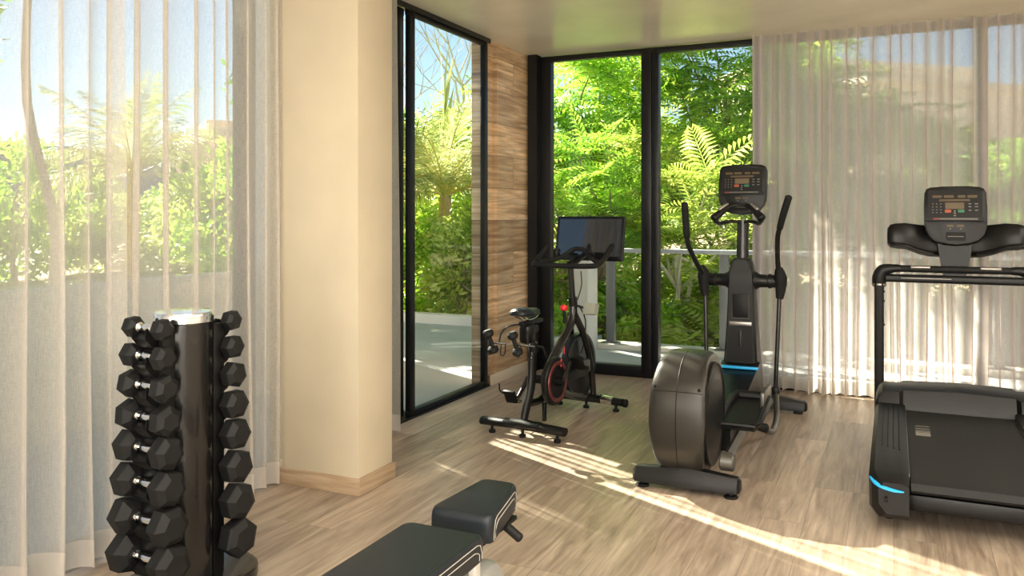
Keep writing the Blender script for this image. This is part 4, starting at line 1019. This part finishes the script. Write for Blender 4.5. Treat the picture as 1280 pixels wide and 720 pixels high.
# flywheel
bm = NB(); lathe(bm, [(.0, -.012), (.20, -.012), (.215, -.024), (.235, -.024), (.238, 0), (.235, .024), (.215, .024), (.20, .012), (.0, .012)], T(0, .335, .325) @ rot(90, 'Y'), 48); fw = obj('flywheel', bm, 'blackchrome', bk)
bm = NB(); lathe(bm, [(.0, -.075), (.03, -.075), (.03, .075), (.0, .075)], T(0, .335, .325) @ rot(90, 'Y'), 20); obj('axle', bm, 'greym', fw)
bm = NB(); box(bm, (.055, .30, .33), (.05, .15, .10), rot(0, 'X'), bev=.02, seg=3); obj('brake_unit', bm, 'greym', bk)
# belt guard with red ring
bm = NB(); lathe(bm, [(.0, -.02), (.150, -.02), (.158, -.012), (.158, .012), (.150, .02), (.105, .024), (.10, .012), (.0, .012)], T(.075, -.17, .31) @ rot(90, 'Y'), 48); bg = obj('belt_guard', bm, 'plastic', bk)
bm = NB(); lathe(bm, [(.108, .0), (.132, .0), (.130, .006), (.110, .006)], T(.097, -.17, .31) @ rot(90, 'Y'), 48, ring=True); obj('ring', bm, 'ringred', bg, 'dull red ring')
bm = NB(); addb(bm, .03, .09, -.17, .335, .27, .34, .02); obj('belt_cover', bm, 'plastic2', bk)
bm = NB(); lathe(bm, [(.0, -.11), (.028, -.11), (.028, .135), (.0, .135)], T(0, -.17, .31) @ rot(90, 'Y'), 20); obj('crank_axle', bm, 'blackmatte', bk)
for s, dy, dz in ((1, .135, .105), (-1, -.135, -.105)):
    x = s*.125
    bm = NB(); tube(bm, [(x, -.17, .31), (x, -.17+dy, .31+dz)], [.018, .013], 10); ck = obj('crank', bm, 'blackchrome', bk)
    y_, z_ = -.17+dy, .31+dz; xp = x+s*.055
    m_ = T(xp, y_, z_) @ rot(-62, 'X')
    bm = NB(); box(bm, (0, 0, 0), (.085, .095, .020), m_, bev=.006); pdl = obj('pedal', bm, 'blackmatte', ck)
    for a, b, w, h in ((0, .03, .05, .010), (-.018, .008, .022, .012), (.02, .0, .02, .014), (0, -.02, .04, .010)):
        bm = NB(); box(bm, (a, b, .0105), (w, h, .004), m_, bev=.001); obj('cleat_plate', bm, 'alu', pdl)
    bm = NB(); tube(bm, [m_ @ Vector(q) for q in ((-.045, .02, 0), (-.05, .05, .03), (-.02, .09, .055), (.02, .09, .055), (.05, .05, .03), (.045, .02, 0))], .004, 6, smooth=4); obj('toe_cage', bm, 'blackmatte', pdl)
    bm = NB(); tube(bm, [m_ @ Vector(q) for q in ((-.045, -.02, .0), (-.055, -.06, -.02), (-.05, -.11, -.01))], [.006, .005, .004], 6, smooth=3, flat=.4); obj('strap', bm, 'blackmatte', pdl)
# two red tension tips
for x_, y_, z_ in ((.10, -.13, .45), (.03, .05, .50)):
    bm = NB(); tube(bm, [(x_, y_, z_-.05), (x_, y_+.005, z_)], [.0035, .003], 8); obj('red_tip', bm, 'red', bk, 'red tip')
# handlebar post
bm = NB(); tube(bm, [(0, .255, .72), (0, .225, .90), (0, .205, 1.04)], .021, 16); hp = obj('handlebar_post', bm, 'blackchrome', bk)
bm = NB(); tube(bm, [(0, .25, .76), (0, .24, .82)], .031, 16); obj('post_collar', bm, 'plastic', hp)
bm = NB(); tube(bm, [(.03, .255, .80), (.045, .29, .90), (.035, .30, 1.0)], .004, 6, smooth=4); tube(bm, [(.04, .26, .76), (.075, .29, .66), (.05, .32, .50), (.03, .31, .42)], .005, 6, smooth=4); obj('cable', bm, 'blackmatte', hp)
bm = NB(); tube(bm, [(0, .19, 1.05), (0, .28, 1.07), (0, .36, 1.09)], [.022, .026, .022], 14); obj('stem', bm, 'plastic', bk)
bm = NB(); tube(bm, [(-.245, .33, 1.17), (-.25, .28, 1.14), (-.26, .20, 1.08), (-.25, .135, 1.05), (-.20, .12, 1.05), (0, .12, 1.045), (.20, .12, 1.05), (.24, .135, 1.06), (.255, .20, 1.09), (.262, .28, 1.15), (.262, .33, 1.18)], .0185, 14, smooth=6, endround=True)
hb = obj('handlebar', bm, 'grip', bk)
bm = NB(); tube(bm, [(-.235, .17, 1.065), (-.17, .24, 1.075), (-.11, .30, 1.10), (-.05, .33, 1.145), (0, .335, 1.155), (.05, .33, 1.145), (.11, .30, 1.10), (.17, .24, 1.08), (.235, .17, 1.075)], .0165, 14, smooth=6); obj('inner_bar', bm, 'grip', hb)
bm = NB(); lathe(bm, [(.026, -.03), (.028, -.02), (.028, .02), (.024, .03)], T(-.19, .36, 1.12), 16); obj('clamp_knob', bm, 'blackmatte', hb)
# screen
sm_ = T(-.005, .52, 1.225) @ rot(-1, 'Z') @ rot(90-9, 'X') @ rot(0, 'Z')
bm = NB(); prism(bm, rrect(.545, .325, .012, 4), -.025, 0, sm_, bev=.003); sc = obj('screen', bm, 'plastic2', bk)
bm = NB(); prism(bm, rrect(.505, .272, .003, 2, 0, .006), -.001, .0012, sm_); obj('screen_glass', bm, 'screen', sc, 'glossy dark screen glass')
bm = NB(); tube(bm, [(0, .36, 1.09), (0, .50, 1.13), (0, .55, 1.20)], [.02, .018, .03], 10); obj('screen_arm', bm, 'plastic', bk)
# resistance knob, bottle tray
bm = NB(); lathe(bm, [(.0, .0), (.018, .0), (.024, .008), (.026, .02), (.024, .034), (.0, .038)], T(-.02, .14, .735) @ rot(-20, 'X'), 20); kn = obj('resistance_knob', bm, 'red', bk, 'bright red resistance knob')
bm = NB(); tube(bm, [(-.015, .16, .65), (-.02, .14, .735)], [.014, .010], 10); obj('knob_stem', bm, 'plastic', kn)
bm = NB(); prism(bm, [(-.045, -.04), (.045, -.035), (.052, .04), (-.04, .045)], -.035, .035, T(.11, .30, .735) @ rot(80, 'X') @ rot(0, 'Y'), bev=.006); tr_ = obj('tray', bm, 'tray', bk, 'pale grey-green tray')
bm = NB(); tube(bm, [(.02, .26, .76), (.08, .29, .74)], .010, 8); obj('tray_arm', bm, 'plastic2', tr_)
# light dumbbells hooked behind the saddle
M3 = Matrix.Rotation(R(-6), 4, 'Z')
for k, (x_, lb) in enumerate(((-.112, 'small black dumbbell hooked on the left behind the bike saddle'), (.062, 'small black dumbbell hooked on the right behind the bike saddle'))):
    v = M3 @ Vector((x_, -.628, .565)); 
    if k == 0:
        d0 = thing('light_dumbbell', lb, 'dumbbell', (-2.07+v.x, 5.2+v.y, v.z), -6, 'small dumbbells behind the saddle')
        mm_ = rot(-14, 'Y') @ rot(10, 'X')
        for zc in (0, .105):
            bm = NB(); lathe(bm, [(.0, -.022), (.024, -.022), (.034, -.010), (.034, .010), (.024, .022), (.0, .022)], mm_ @ T(0, 0, zc), 16); obj('head', bm, 'rubber', d0)
        bm = NB(); lathe(bm, [(.013, .0), (.014, .05), (.013, .105)], mm_, 12); obj('handle', bm, 'rubber2', d0)
    else: dup(d0, (-2.07+v.x, 5.2+v.y, v.z), -6, lb)
